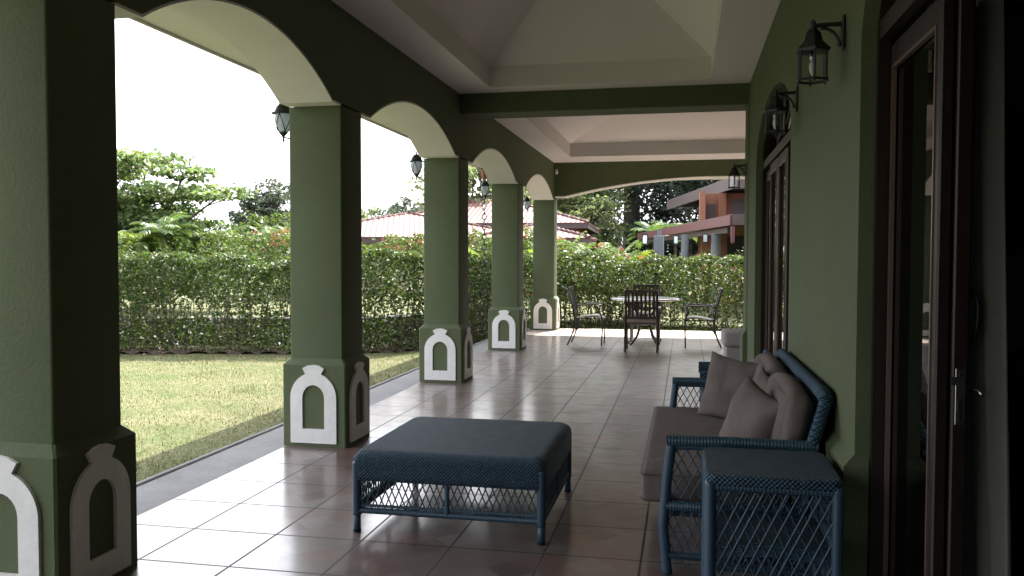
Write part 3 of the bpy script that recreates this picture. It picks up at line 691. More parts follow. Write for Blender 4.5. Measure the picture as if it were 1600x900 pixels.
# ---- hedge
SEG = np.array([(p.x, p.y) for p in HP]); dl = np.hypot(*np.diff(SEG, axis=0).T); cum = np.concatenate([[0], np.cumsum(dl)]); LEN = cum[-1]
def path_at(s):
    x = np.interp(s, cum, SEG[:, 0]); y = np.interp(s, cum, SEG[:, 1]); x2 = np.interp(s+.05, cum, SEG[:, 0]); y2 = np.interp(s+.05, cum, SEG[:, 1])
    x1 = np.interp(s-.05, cum, SEG[:, 0]); y1 = np.interp(s-.05, cum, SEG[:, 1]); d = np.stack([x2-x1, y2-y1], 1); d /= np.linalg.norm(d, axis=1)[:, None]+1e-9
    return x, y, d
def hedge_points(n, top, hw, base=.45, off=0, s0=0, s1=None, lowfrac=.12):
    s1 = s1 or LEN; s = rng.uniform(s0, s1, n); x, y, d = path_at(s)
    tp = top+.07*vnoise(s, 1.3)+.045*vnoise(s, 5.2, 2)
    base = np.where(y > 13.9, -.08, base)
    z = base+(tp-base)*rng.uniform(0, 1, n)**.8
    # lobes: surface pushed in and out
    lobe = .16*vnoise(s, 2.9, 1)+.12*np.sin(z*6+s*2.1)
    side = rng.uniform(-1, 1, n); side = np.sign(side)*np.abs(side)**.45
    o = side*(hw+lobe*.5)*np.sqrt(np.clip(1.05-((z-base)/(tp-base))**5*.6, .05, 1))
    top_m = rng.uniform(0, 1, n) < .16; z = np.where(top_m, tp-rng.uniform(0, .10, n), z); o = np.where(top_m, rng.uniform(-1, 1, n)*hw, o)
    spr = rng.uniform(0, 1, n) < .03; z = np.where(spr, tp+rng.uniform(0, .16, n)*np.clip(vnoise(s, 9), 0, 2), z)
    low = rng.uniform(0, 1, n) < lowfrac; z = np.where(low, -.1+rng.uniform(0, base+.12, n), z)
    keep = ~((rng.uniform(0, 1, n) < .75) & (vnoise(s, 3.7, 5)*.5+np.sin(z*7+s*4.3) > 1.05) & (z < tp-.25))
    gap = (z > .44) & (z < .56) & (s > 3) & (rng.uniform(0, 1, n) < .25) & (y < 14.5) & (y > 9) & (vnoise(s, 1.9, 3) > -.9)
    keep &= ~gap
    nx_, ny_ = -d[:, 1], d[:, 0]
    P = np.stack([x+nx_*(o+off), y+ny_*(o+off), z], 1); return P[keep]
hedge = empty('hedge', (-8, 12.3, -.12), label='long dense green hedge enclosing the lawn and the end of the veranda', cat='hedge')
s_near = float(cum[20*2]); 
def off_children(o, root): o.location = -root.location; return o
P = hedge_points(150000, 1.44, .42, base=.50, lowfrac=.28); off_children(leaves_mesh('foliage', P, .075, M['leaf_h'], hedge, .48, .2), hedge)
# denser bit by the far end (seen close behind the table), darker interior twigs
g = MB()
for k in range(800):
    s_ = random.uniform(2, LEN); x, y, d = path_at(np.array([s_])); x, y = x[0], y[0]; o_ = random.uniform(-.3, .3); nx_, ny_ = -d[0, 1], d[0, 0]
    x += nx_*o_; y += ny_*o_; h = random.uniform(.5, 1.35); a = random.uniform(0, 6.28); sp_ = random.uniform(.05, .35)
    z0 = random.uniform(-.12, .5)*(random.random() < .5) - .0
    if z0 <= 0: z0 = -.12
    p0 = Vector((x, y, z0)); p2 = Vector((x+sp_*math.cos(a), y+sp_*math.sin(a), min(1.35, z0+h))); pm = (p0+p2)/2+Vector((random.uniform(-.05, .05), random.uniform(-.05, .05), 0))
    g.tube([p0, pm, p2], [random.uniform(.005, .014), .006, .002], 4, cap=False)
off_children(g.build('stems', M['twig'], hedge), hedge)
# low dry stone wall behind the hedge
g = MB()
for cidx in range(4):
    s_ = .5
    while s_ < float(cum[20*8]):
        L_ = random.uniform(.22, .5); x, y, d = path_at(np.array([s_+L_/2])); ang = math.atan2(d[0, 1], d[0, 0]); nx_, ny_ = -d[0, 1], d[0, 0]; off_ = .85+random.uniform(-.02, .02)
        c = Vector((x[0]+nx_*off_, y[0]+ny_*off_, 0)); q = MB(); q.bbox(-L_/2+.005, L_/2-.005, -.13, .13, -.14+cidx*.13, -.02+cidx*.13+random.uniform(-.01, .005), .02)
        R_ = Matrix.Rotation(ang, 3, 'Z'); g.add([R_ @ Vector(v)+c for v in q.v], q.f); s_ += L_
setp(g.build('stone_wall', M['stone']), 'low dark dry stone wall just behind the garden hedge', 'wall')
# ---- flowering hedge behind
fh = empty('flowering_hedge', (-8, 16, -.12), label='taller hedge with orange red blossoms beyond the green hedge', cat='hedge')
def line_pts(n, a, b_, hw, z0, z1, ph=0):
    t_ = rng.uniform(0, 1, n); x = a[0]+(b_[0]-a[0])*t_; y = a[1]+(b_[1]-a[1])*t_; L_ = math.hypot(b_[0]-a[0], b_[1]-a[1]); s_ = t_*L_
    tp = z1+.10*vnoise(s_, 1.1, ph)+.08*vnoise(s_, 4, ph+1); z = z0+(tp-z0)*rng.uniform(0, 1, n)**.6; o = rng.uniform(-1, 1, n); o = np.sign(o)*np.abs(o)**.5*hw
    nx_, ny_ = -(b_[1]-a[1])/L_, (b_[0]-a[0])/L_
    return np.stack([x+nx_*o, y+ny_*o, z], 1), tp, z
Ps = []; Fl = []
for a, b_, n, z1, ph in (((-11.6, 19.0), (-2.6, 20.6), 17000, 1.92, 0), ((-2.6, 20.6), (-.95, 20.8), 3500, 1.6, 3), ((-3.2, 19.2), (7, 20.0), 15000, 1.30, 6)):
    P, tp, z = line_pts(n, a, b_, .55, .3, z1, ph); Ps.append(P)
    m_ = (z > tp-.45) & (rng.uniform(0, 1, len(z)) < .045) & ((P[:, 0] > -11)) & (np.sin(P[:, 0]*1.9)+np.sin(P[:, 0]*4.3) > -.5); Fl.append(P[m_])
P = np.concatenate(Ps); off_children(leaves_mesh('foliage', P, .10, M['leaf_h2'], fh, .5), fh)
Fp = np.concatenate(Fl); Fp = np.repeat(Fp, 7, 0)+rng.normal(size=(len(Fp)*7, 3))*.035; Fp[:, 2] += .05
off_children(leaves_mesh('blossoms', Fp, .045, M['flower'], fh, .8), fh)

# ---- trees
def limb_tree(name, base, h, crowns, leaf, lsize, nleaf, bark, label, r0=.22, group=None, cat='tree', lean=(0, 0), split=.45, flat=1.0, holes=.35, trunkvis=True, clump=1.0):
    """crowns: list of (dx, dy, z, rx, ry, rz) leaf clumps fed by limbs from the trunk"""
    root = empty(name, base, label=label, cat=cat, group=group)
    g = MB(); top = Vector((lean[0], lean[1], h*split)); pts = [Vector((0, 0, 0)), Vector((lean[0]*.3+.05, lean[1]*.3, h*split*.4)), top]
    g.tube(pts, [r0, r0*.75, r0*.6], 9, cap=False)
    allP = []; tot = sum(c[3]*c[4]*c[5]**.5 for c in crowns)
    for c in crowns:
        e = Vector((c[0], c[1], c[2]-.25*c[5])); mid = top.lerp(e, .5)+Vector((random.uniform(-.2, .2), random.uniform(-.2, .2), -.12*(e-top).length))
        g.tube([top-Vector((0, 0, r0)), mid, e], [r0*.45, r0*.25, r0*.08], 6, cap=False)
        nb = 9
        for k in range(nb):
            a = random.uniform(0, 2*PI); rr = random.uniform(.4, .9); q = Vector((c[0]+c[3]*rr*math.cos(a), c[1]+c[4]*rr*math.sin(a), c[2]+c[5]*random.uniform(-.4, .7)))
            g.tube([mid.lerp(e, random.uniform(.5, 1)), (e+q)/2, q], [r0*.10, r0*.06, r0*.02], 4, cap=False)
        n = int(nleaf*c[3]*c[4]*c[5]**.5/tot); nc = max(14, int(n/45/clump))
        u = rng.normal(size=(nc, 3)); u /= np.linalg.norm(u, axis=1)[:, None]; rad = rng.uniform(.35, 1.02, nc)**.6
        cc = u*rad[:, None]*np.array([c[3], c[4], c[5]])+np.array(c[:3])
        sel = rng.integers(0, nc, n); sg = .17*min(c[3], c[4])*clump**.4
        pp = cc[sel]+rng.normal(size=(n, 3))*np.array([sg, sg, sg*.55*flat]); allP.append(pp)
    smo = g.build('trunk', bark, root, smooth=True)
    leaves_mesh('crown', np.concatenate(allP), lsize, leaf, root, .55, .4)
    return root
def rand_crowns(n, R, z0, z1, r, flat=.7, seed=0):
    rd = random.Random(seed); out = []
    for k in range(n):
        t_ = (k+.5)/n; z = z0+(z1-z0)*t_; rr = R*math.sqrt(max(.05, 1-(2*t_-1)**2*.85))*rd.uniform(.35, 1); a = k*2.4+rd.uniform(-.5, .5)
        q = r*rd.uniform(.75, 1.25); out.append((rr*math.cos(a), rr*math.sin(a), z, q, q, q*flat))
    return out
# big layered almond tree on the left (tiers of flat clumps)
tiers = [(-.3, .6, .9, 2.4, 1.2, .6), (.2, 0, 4.85, 1.5, 1.4, .28), (-1.3, .3, 4.6, 1.3, 1.3, .3), (1.7, -.1, 4.45, 1.0, 1.0, .22), (3.0, -.2, 3.72, 1.25, 1.1, .20), (1.2, .2, 3.85, 1.6, 1.3, .28), (-.8, -.3, 3.75, 1.7, 1.4, .33),
         (-2.6, 0, 3.9, 1.5, 1.4, .35), (-.6, -.2, 2.95, 1.9, 1.5, .45), (1.1, .1, 2.85, 1.4, 1.3, .35), (-2.6, .2, 2.9, 1.7, 1.5, .45), (2.4, .0, 2.55, 1.2, 1.1, .32), (-.2, -.2, 2.1, 1.8, 1.5, .4), (2.6, .1, 1.9, 1.2, 1.1, .30), (-2.2, 0, 2.0, 1.9, 1.5, .5), (3.4, 0, 1.45, 1.1, 1, .35), (-.3, .5, 3.4, 1.9, 1.3, .35), (.6, .5, 2.3, 2.0, 1.4, .4), (-1.5, .5, 1.7, 2.4, 1.4, .6), (.8, -.3, 1.3, 1.6, 1.2, .5), (-1.6, -.3, 1.2, 1.6, 1.2, .5), (2.6, -.2, 1.2, 1.3, 1.1, .45)]
limb_tree('almond_tree', (-15.2, 21.5, -.12), 5.0, tiers, M['leaf_a'], .19, 30000, M['bark'], 'broad tree with layered tiers of large bright leaves behind the hedge at left', r0=.22, split=.55, flat=.55).scale = (.88, .9, .87)
limb_tree('shrub_tree', (-12.9, 19.2, -.12), 2.1, rand_crowns(7, .9, .7, 1.75, .55, .8, 2), M['leaf_h2'], .13, 4200, M['bark'], 'small bright yellow green bush beside the layered tree', r0=.06)
limb_tree('distant_tree', (-28.3, 54, -.5), 7, rand_crowns(12, 2.2, 2.2, 6.2, 1.4, .9, 3), M['leaf_d'], .30, 7000, M['barkd'], 'hazy grey green tree far off, left of the second column', r0=.3)
limb_tree('garden_tree', (-15.2, 30, -.2), 3.4, rand_crowns(12, 1.9, 1.2, 2.6, .95, .7, 4), M['leaf_h2'], .20, 7000, M['bark'], 'light green bushy tree beside the second column, below the hazy tree', r0=.14)
limb_tree('background_tree', (-23.0, 60, -.5), 6.2, rand_crowns(16, 2.8, 1.8, 4.6, 1.5, .7, 5), M['leaf_m'], .32, 7500, M['barkd'], 'round dark tree behind the red roofs, next to the second column', r0=.3)
limb_tree('background_tree', (-18.2, 55, -.5), 6.8, rand_crowns(16, 2.9, 1.8, 4.9, 1.5, .7, 6), M['leaf_d'], .30, 7500, M['barkd'], 'olive spreading tree behind the red roofs, next to the third column', r0=.3)
limb_tree('background_tree', (-11.0, 44, -.5), 8, rand_crowns(20, 2.8, 2.2, 7.2, 1.4, .7, 7), M['leaf_m'], .28, 9000, M['bark'], 'tall tree with pale branches seen between the third and fourth columns', r0=.28)
limb_tree('background_tree', (-8.2, 50, -.5), 8, rand_crowns(26, 3.4, 1.6, 6.6, 1.5, .7, 8), M['leaf_m'], .26, 14000, M['bark'], 'sunlit light green tree right of the red roofs under the end arch', r0=.25)
limb_tree('background_tree', (-6.2, 52, -.5), 8, rand_crowns(24, 2.4, 1.6, 6.6, 1.4, .75, 9), M['leaf_m'], .26, 13000, M['bark'], 'feathery green tree with arching bough left of the dark trunk', r0=.2)
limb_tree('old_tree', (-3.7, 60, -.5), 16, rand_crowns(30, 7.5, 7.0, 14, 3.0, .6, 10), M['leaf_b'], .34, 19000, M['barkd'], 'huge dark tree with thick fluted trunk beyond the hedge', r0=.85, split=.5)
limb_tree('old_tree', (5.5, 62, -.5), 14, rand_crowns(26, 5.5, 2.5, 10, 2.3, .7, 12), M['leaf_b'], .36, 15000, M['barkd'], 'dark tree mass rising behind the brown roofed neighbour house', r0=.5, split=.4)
# far wood behind everything
P = []
for k in range(60):
    x = -60+k*2.3+rng.normal()*.8; y = 85+rng.normal()*5; hgt = 2.5+1.4*abs(math.sin(k*1.3))+(2 if x > -15 else 0)
    n = 230; u = rng.normal(size=(n, 3)); P.append(u*np.array([1.5, 1.5, hgt*.33])+np.array([x, y, hgt*.5-1]))
o = leaves_mesh('distant_wood', np.concatenate(P), .9, M['leaf_d'], None, .8, .5); setp(o, 'low far off belt of trees along the horizon', 'trees', kind='stuff')

# ---- palms
def palm(name, base, h, nf, fl, mt, label, r=.06, droop=.9, leafw=.035, leaflen=.28, seed=0, group=None, stemm=None, up0=.9):
    rd = random.Random(seed); root = empty(name, base, label=label, cat='palm', group=group)
    g = MB(); 
    if h > .3:
        g.tube([(0, 0, 0), (.03, .0, h*.5), (0, .02, h)], [r*1.2, r, r*.85], 10); g.build('trunk', stemm or M['bark'], root, smooth=True)
    g = MB(); vs = []; fs = []
    for k in range(nf):
        a = 2*PI*k/nf*2.618+rd.uniform(-.2, .2); el = up0*(1-k/nf*.75)+rd.uniform(-.1, .1)*1; L_ = fl*rd.uniform(.8, 1.1)
        p = Vector((0, 0, h)); pts = [p.copy()]; e = el*1.45
        for s_ in range(12):
            e -= droop*1.6/12*(.5+s_/12); p = p+Vector((math.cos(a)*math.cos(e), math.sin(a)*math.cos(e), math.sin(e)))*L_/12; pts.append(p.copy())
        g.tube(pts, [.012*(1-i/14) for i in range(13)], 4, cap=False)
        for i in range(2, 13):
            d = (pts[i]-pts[i-1]).normalized(); sd = Vector((-math.sin(a), math.cos(a), 0)); upv = sd.cross(d)
            for sgn in (-1, 1):
                for q in (0, .5):
                    ll = leaflen*math.sin(PI*(i-.5)/13)**.5*rd.uniform(.8, 1.1); b0 = pts[i-1].lerp(pts[i], q)
                    t1 = b0+(sd*sgn*.8+d*.55+upv*.12).normalized()*ll*.55; t2 = b0+(sd*sgn*.8+d*.6-Vector((0, 0, .35))).normalized()*ll
                    wv = d*leafw*.5; kk = len(vs); vs += [b0-wv*.5, b0+wv*.5, t1+wv, t2, t1-wv]; fs.append((kk, kk+1, kk+2, kk+3, kk+4))
    g.add(vs, fs); g.build('fronds', mt, root); return root
palm('palm', (-12.7, 18.9, -.12), 2.0, 18, .95, M['leaf_p'], 'slender grey trunked palm in front of the layered tree', r=.06, seed=1)
palm('palm', (-13.4, 19.0, -.12), 1.8, 17, 1.1, M['leaf_y'], 'short palm with yellowing drooping fronds at the far left', r=.05, seed=2, droop=1.3)
palm('palm', (-13.2, 25, -.12), 2.1, 9, 1.15, M['leaf_p'], 'thin palm with curling fronds against the white sky', r=.04, seed=3, droop=1.5)
palm('areca_palm', (-4.15, 19.4, -.12), .6, 22, 1.65, M['leaf_y'], 'yellow green areca palm between the last two columns', seed=4, up0=1.05, droop=.62, leaflen=.32, leafw=.05)
palm('areca_palm', (-2.95, 19.9, -.12), .65, 26, 1.65, M['leaf_y'], 'bright areca palm beside the last column under the tiled roof', seed=5, up0=1.05, droop=.62, leaflen=.34, leafw=.05)
palm('areca_palm', (-1.75, 19.9, -.12), .6, 34, 1.65, M['leaf_y'], 'widest bright areca palm above the middle of the far hedge', seed=6, up0=1.0, droop=.62, leaflen=.36, leafw=.05)
palm('indoor_palm', (1.75, 4.6, 0), .5, 16, .95, M['leaf_p'], 'dark leafy palm standing inside the unlit room', r=.03, seed=14, up0=1.0)
palm('fan_palm', (-1.5, 42, -.2), 2.5, 20, 1.5, M['leaf_p'], 'green palm rising behind the low red porch roof', r=.08, seed=7, leaflen=.45, leafw=.09)
palm('fan_palm', (-.5, 44, -.2), 2.7, 20, 1.5, M['leaf_p'], 'palm half hidden by the brown roof of the neighbour house', r=.08, seed=9, leaflen=.45, leafw=.09)

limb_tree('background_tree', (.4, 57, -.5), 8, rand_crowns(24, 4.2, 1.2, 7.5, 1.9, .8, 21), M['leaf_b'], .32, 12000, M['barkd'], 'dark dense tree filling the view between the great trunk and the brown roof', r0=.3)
# ---- grass blades on the lawn (nobody could count them)
n = 60000
gx = rng.uniform(-10.5, -3.42, n); gy = rng.uniform(3.6, 13.2, n)
den = np.exp(-((gy-5)/7)**2)*.5+.5
keep = (rng.uniform(0, 1, n) < den) & (gy < 12.2+np.clip((gx+8)*.28, 0, 2)); gx, gy = gx[keep], gy[keep]; n = len(gx)
hgt = rng.uniform(.012, .030, n)*(1+.8*np.clip(np.sin(gx*3.1+1)*np.sin(gy*2.7)+.3*np.sin(gx*9)*np.sin(gy*11), 0, 1)); az = rng.uniform(0, 2*PI, n); ln = rng.uniform(.0, .028, n); wd = .004
ux, uy = np.cos(az), np.sin(az); b0 = -.128
v = np.stack([np.stack([gx-ux*wd, gy-uy*wd, np.full(n, b0)], 1), np.stack([gx+ux*wd, gy+uy*wd, np.full(n, b0)], 1), np.stack([gx-uy*ln, gy+ux*ln, b0+hgt], 1)], 1).reshape(-1, 3)
me = bpy.data.meshes.new('grass'); me.vertices.add(3*n); me.vertices.foreach_set('co', v.ravel()); me.loops.add(3*n); me.loops.foreach_set('vertex_index', np.arange(3*n, dtype=np.int32))
me.polygons.add(n); me.polygons.foreach_set('loop_start', np.arange(0, 3*n, 3, dtype=np.int32)); me.polygons.foreach_set('loop_total', np.full(n, 3, dtype=np.int32)); me.materials.append(M['blade']); me.update(calc_edges=True)
o = bpy.data.objects.new('grass', me); sc.collection.objects.link(o); setp(o, 'short mown dry green grass of the lawn', 'grass', kind='stuff')
# dead leaves lying on the lawn and under the hedge
n = 900; s_ = rng.uniform(4, 36, n); x, y, d = path_at(s_); o_ = -rng.exponential(.55, n)+.15; P = np.stack([x-d[:, 1]*o_, y+d[:, 0]*o_, np.full(n, -.098)], 1); P = P[(P[:, 0] < -3.5) & (P[:, 1] > 3)]
k_ = leaves_mesh('fallen_leaves', P, .055, M['dead'], None, .55, 3.0); setp(k_, 'dry brown leaves fallen on the grass before the hedge', 'leaves', kind='stuff')
# ragged tufts hanging over the edge of the path
n = 9000; P = np.stack([-3.40-np.abs(rng.normal(size=n))*.035, rng.uniform(3.5, 13.0, n), np.full(n, -.105)], 1); P[:, 0] -= .012*vnoise(P[:, 1], 7)
k_ = leaves_mesh('edge_grass', P, .05, M['blade'], None, .12, .1); setp(k_, 'ragged grass tufts along the edge of the path', 'grass', kind='stuff')
# ------------------------------------------------------------------ neighbouring houses
def red_house(base, w_, d_, ze, s, rz, label, wallm, extra=None, mt='tiles_pink'):
    h_ = empty('red_roofed_house', base, rz, label=label, cat='house')
    g = hip_roof(-w_/2, w_/2, -d_/2, d_/2, ze, s, .05); g.build('roof', M[mt], h_, uv=roof_uv)
    # ridge and hip caps
    W2, L2 = w_/2, d_/2; k = min(W2, L2); g = MB()
    r0, r1 = ((-W2+k, -L2+k, ze+s*k), (-W2+k, L2-k, ze+s*k)) if L2 >= W2 else ((-W2+k, -L2+k, ze+s*k), (W2-k, -L2+k, ze+s*k))
    rr = .07
    g.tube([r0, r1], rr, 6)
    cs = [(-W2, -L2, ze), (W2, -L2, ze), (W2, L2, ze), (-W2, L2, ze)]
    for c in cs:
        e = min((r0, r1), key=lambda q: (q[0]-c[0])**2+(q[1]-c[1])**2)
        N = 22; g.tube([Vector(c).lerp(Vector(e), i/N)+Vector((0, 0, .03*(i % 2))) for i in range(N+1)], rr, 6)
    g.build('ridge_tiles', M['tiles_red'] if mt == 'x' else M[mt], h_, uv=lambda p, co: (co.x, co.y))
    g = MB(); g.box(-W2+.02, W2-.02, -L2+.02, -L2+.05, ze-.26, ze-.052); g.box(-W2+.02, W2-.02, L2-.05, L2-.02, ze-.26, ze-.052); g.box(-W2+.02, -W2+.05, -L2+.051, L2-.051, ze-.26, ze-.052); g.box(W2-.05, W2-.02, -L2+.051, L2-.051, ze-.26, ze-.052)
    g.build('gutter_board', M['nroof'], h_)
    g = MB(); g.box(-W2+.9, W2-.9, -L2+.9, L2-.9, -.3, ze-.06); g.build('wall', wallm, h_)
    for x in (-W2*.4, 0, W2*.4): g = MB(); g.box(x-.6, x+.6, -L2+.85, -L2+.898, .9, ze-.55); g.build('window', M['black_panel'], h_)
    return h_
red_house((-12.3, 36.8, 0), 10.6, 10.4, 2.2, .225, .32, 'pink tiled hip roofed house between the second and third columns', M['cream'])
red_house((-9.4, 42, 0), 10, 10, 2.95, .30, .05, 'taller red tiled house behind, seen between the fourth and last columns', M['nwall'])
red_house((-5.6, 32.5, 0), 4.3, 5.0, 2.12, .26, .05, 'low tiled annex with eave ending beside the areca palms', M['nwall'])
# right hand neighbour: timber bungalow with two roof levels
nb = empty('bungalow', (1.2, 26, 0), label='orange walled bungalow with brown slab roof and red porch fascia at right', cat='house')
def nbp(o): o.parent = nb; o.location = (-1.2, -26, 0); return o
def slab(pts, z0, z1):
    g = MB(); n = len(pts); g.add([(x, y, z0) for x, y in pts]+[(x, y, z1) for x, y in pts], [tuple(reversed(range(n))), tuple(range(n, 2*n))]+[(i, (i+1) % n, n+(i+1) % n, n+i) for i in range(n)]); return g
g = slab([(1.158, 22), (9, 21.3), (9, 40), (-2.1, 39)], 2.42, 2.5); nbp(g.build('porch_roof', M['nroof']))
def board(p, q, z0, z1, t=.05):
    d = Vector((q[0]-p[0], q[1]-p[1], 0)).normalized(); n_ = Vector((-d.y, d.x, 0))*t
    g = MB(); a = Vector((p[0], p[1], 0)); b_ = Vector((q[0], q[1], 0)); vs = [a, b_, b_-n_, a-n_]
    g.add([(v.x, v.y, z0) for v in vs]+[(v.x, v.y, z1) for v in vs], [(0, 3, 2, 1), (4, 5, 6, 7), (0, 1, 5, 4), (1, 2, 6, 5), (2, 3, 7, 6), (3, 0, 4, 7)]); return g
g = board((-2.12, 38.95), (1.10, 21.97), 2.22, 2.48, -.06); nbp(g.build('porch_fascia', M['nfascia'])); g = board((1.16, 21.93), (9, 21.24), 2.22, 2.48, -.06); nbp(g.build('porch_fascia', M['nroof']))
g = board((-1.7, 38), (1.25, 23), 2.06, 2.2, .16); nbp(g.build('porch_beam', M['nroof']))
g = slab([(1.45, 27.0), (8, 25), (8, 44), (-.78, 38)], 3.84, 3.92); nbp(g.build('upper_roof', M['nroof']))
g = board((-.80, 38.05), (1.42, 26.9), 3.52, 3.83, -.06)
q = board((1.45, 26.92), (8, 24.94), 3.52, 3.83, -.06); g.add(q.v, q.f); nbp(g.build('upper_fascia', M['nroof']))
g = MB()
for k in range(9):
    t_ = (k+.5)/9; x, y = -.8+2.25*t_, 38-11.1*t_; d = Vector((1, .22, 0)); g.add(*(lambda m_: (m_.v, m_.f))(board((x+.1, y), (x+2.0, y+.4), 3.6, 3.78, .09)))
nbp(g.build('rafters', M['nroof']))
g = MB(); g.box(.55, 8, 28.5, 37, -.2, 3.5); nbp(g.build('wall', M['nwall']))
for q in ((.7, .95, 28.45, 28.497, 2.55, 3.15), (1.5, 3.2, 28.45, 28.497, 2.55, 3.3), (1.35, 3.0, 28.45, 28.497, .2, 2.1)):
    g = MB(); g.box(*q); nbp(g.build('window', M['black_panel']))
for q in ((.45, .62, 27.3, 28.49, 2.5, 3.5), (1.05, 1.3, 28.2, 28.49, 2.5, 3.5)): g = MB(); g.box(*q); nbp(g.build('wall_pier', M['nwall']))
for k, (x, y, r_) in enumerate(((-.64, 21.6, .125), (.0, 25.5, .11), (.86, 24.5, .14))):
    g = MB()
    if k == 0: g.bbox(x-r_, x+r_, y-r_, y+r_, -.15, 1.95, .01); g.box(x-.05, x+.05, y-.05, y+.05, 1.95, 2.1)
    else: g.lathe([(r_, -.15), (r_, 2.08)], (x, y, 0), 20)
    nbp(g.build('pillar', M['npillar']))
g = MB(); g.lathe([(.02, 1.75), (.05, 1.8), (.055, 2.18), (.075, 2.2)], (1.17, 21.88, 0), 10); nbp(g.build('rain_spout', M['nfascia']))
def box_lamp(loc, label):
    L_ = empty('pillar_lamp', loc, label=label, cat='lamp', group='white box lamps on the bungalow pillars')
    g = MB(); g.bbox(-.055, .055, -.05, .05, -.10, .10, .006); g.build('shade', M['frost'], L_)
    g = MB()
    for x in (-.062, .062):
        for y in (-.058, .058): g.box(x-.01, x+.01, y-.01, y+.01, -.12, .12)
    g.box(-.075, .075, -.07, .07, .12, .14); g.box(-.075, .075, -.07, .07, -.14, -.12); g.box(.072, .24, -.02, .02, .0, .04); g.build('cage', M['black'], L_)
    return L_
box_lamp((-.985, 21.6, 1.86), 'white box lamp on the square grey pillar of the bungalow')
box_lamp((-.26, 25.5, 1.93), 'dim box lamp on the middle round pillar of the bungalow')
box_lamp((.56, 24.5, 1.95), 'white box lamp on the right hand round pillar of the bungalow')

# ------------------------------------------------------------------ wall lanterns
def tulip_lantern():
    L_ = empty('outdoor_lantern')
    g = MB(); g.lathe([(.004, .165), (.008, .15), (.008, .135), (.03, .125), (.055, .095), (.068, .06), (.092, .052), (.088, .047), (.05, .045)], n=20); g.build('cap', M['black'], L_, smooth=True)
    g = MB(); g.lathe([(.056, .045), (.062, .02), (.06, -.02), (.047, -.065), (.03, -.095)], n=20); g.build('glass', M['frost'], L_, smooth=True)
    g = MB()
    for k in range(4):
        for s_ in (-1, 1):
            pts = []
            for i in range(9):
                t_ = i/8; a = 2*PI*k/4+s_*t_*PI/4*1.0+PI/4*(0); r_ = np.interp(t_, [0, .3, .6, .85, 1], [.06, .065, .062, .047, .032]); pts.append((r_*math.cos(a), r_*math.sin(a), .045-.14*t_))
            g.tube(pts, .0035, 5)
    g.lathe([(.033, -.09), (.03, -.105), (.014, -.12), (.006, -.135), (.009, -.15), (.005, -.165), (.002, -.175)], n=14); g.build('cage', M['black'], L_, smooth=True)
    g = MB(); g.tube([(0, 0, -.13), (.05, 0, -.142), (.10, 0, -.14), (.152, 0, -.135)], .006, 7)
    q = MB(); q.lathe([(.04, 0), (.04, .008), (.02, .016)], n=16); R_ = Matrix.Rotation(-PI/2, 3, 'Y'); g.add([R_ @ Vector(v)+Vector((.159, 0, -.10)) for v in q.v], q.f)
    g.tube([(.15, 0, -.135), (.151, 0, -.05)], .006, 6); g.build('bracket', M['black'], L_, smooth=True)
    return L_
tl = tulip_lantern(); TG = 'frosted lanterns on the outer faces of the columns'
for k, ((y0, y1), lb) in enumerate(zip(cols[1:], ('black frosted lantern on the second column from the left, largest in view', 'black frosted lantern on the third column, in front of the white sky', 'black frosted lantern on the fourth column beside the rain chain', 'smallest black frosted lantern, on the last column at the far corner'))):
    o = tl if k == 0 else copy_tree(tl); o.location = (XO-.160, (y0+y1)/2+.03, 2.45); setp(o, lb, 'lantern', TG)
def coach_lantern():
    L_ = empty('wall_lantern'); n = 6
    g = MB(); g.lathe([(.004, .155), (.011, .145), (.011, .115), (.018, .112), (.035, .09), (.042, .055), (.06, .035), (.076, .018), (.074, .010), (.05, .008)], n=6, rot=PI/6); g.build('cap', M['black'], L_)
    g = MB(); g.lathe([(.057, .008), (.057, -.118)], n=6, rot=PI/6); 
    g.f = [f for f in g.f if len(f) == 4]; g.m = g.m[:len(g.f)]; g.build('glass', M['clear'], L_)
    g = MB()
    for k in range(6):
        a = 2*PI*k/6+PI/6; c, s_ = math.cos(a), math.sin(a); g.tube([(c*.06, s_*.06, .01), (c*.06, s_*.06, -.118)], .0048, 6); g.tube([(c*.06, s_*.06, -.118), (c*.066, s_*.066, -.132)], .005, 6)
        b_ = a+PI/3; g.tube([(c*.063, s_*.063, -.12), (math.cos(b_)*.063, math.sin(b_)*.063, -.12)], .006, 6)
    g.build('cage', M['black'], L_)
    g = MB(); g.lathe([(.012, .008), (.012, -.03), (.006, -.032)], n=12, mi=1); g.lathe([(.006, -.028), (.013, -.045), (.015, -.062), (.010, -.085), (.003, -.10)], n=12); g.build('bulb', [M['bulb'], M['steel']], L_, smooth=True)
    g = MB(); g.tube([(0, 0, .125), (.04, 0, .13), (.08, 0, .13), (.112, 0, .13)], [.011, .010, .010, .011], 8)
    pts = [(.03+.075*math.sin(t_*PI/2/6), 0, .115-.085*(1-math.cos(t_*PI/2/6))) for t_ in range(7)]
    g.tube(pts, .008, 6, flat=1.0); g.bbox(.112, .126, -.03, .03, .01, .165, .005); g.build('bracket', M['black'], L_)
    return L_
cl = coach_lantern(); CG = 'clear glass lanterns on the house wall'
for k, (y, lb) in enumerate(((3.77, 'nearest black coach lantern with clear glass on the green house wall'), (5.27, 'second coach lantern, overlapping the arched window'), (9.3, 'farthest coach lantern, on the pilaster under the cross beam'))):
    o = cl if k == 0 else copy_tree(cl); o.scale = (1, 1, .92); o.location = ((XW if k < 2 else .632)-.126, y, 2.256); setp(o, lb, 'lantern', CG)
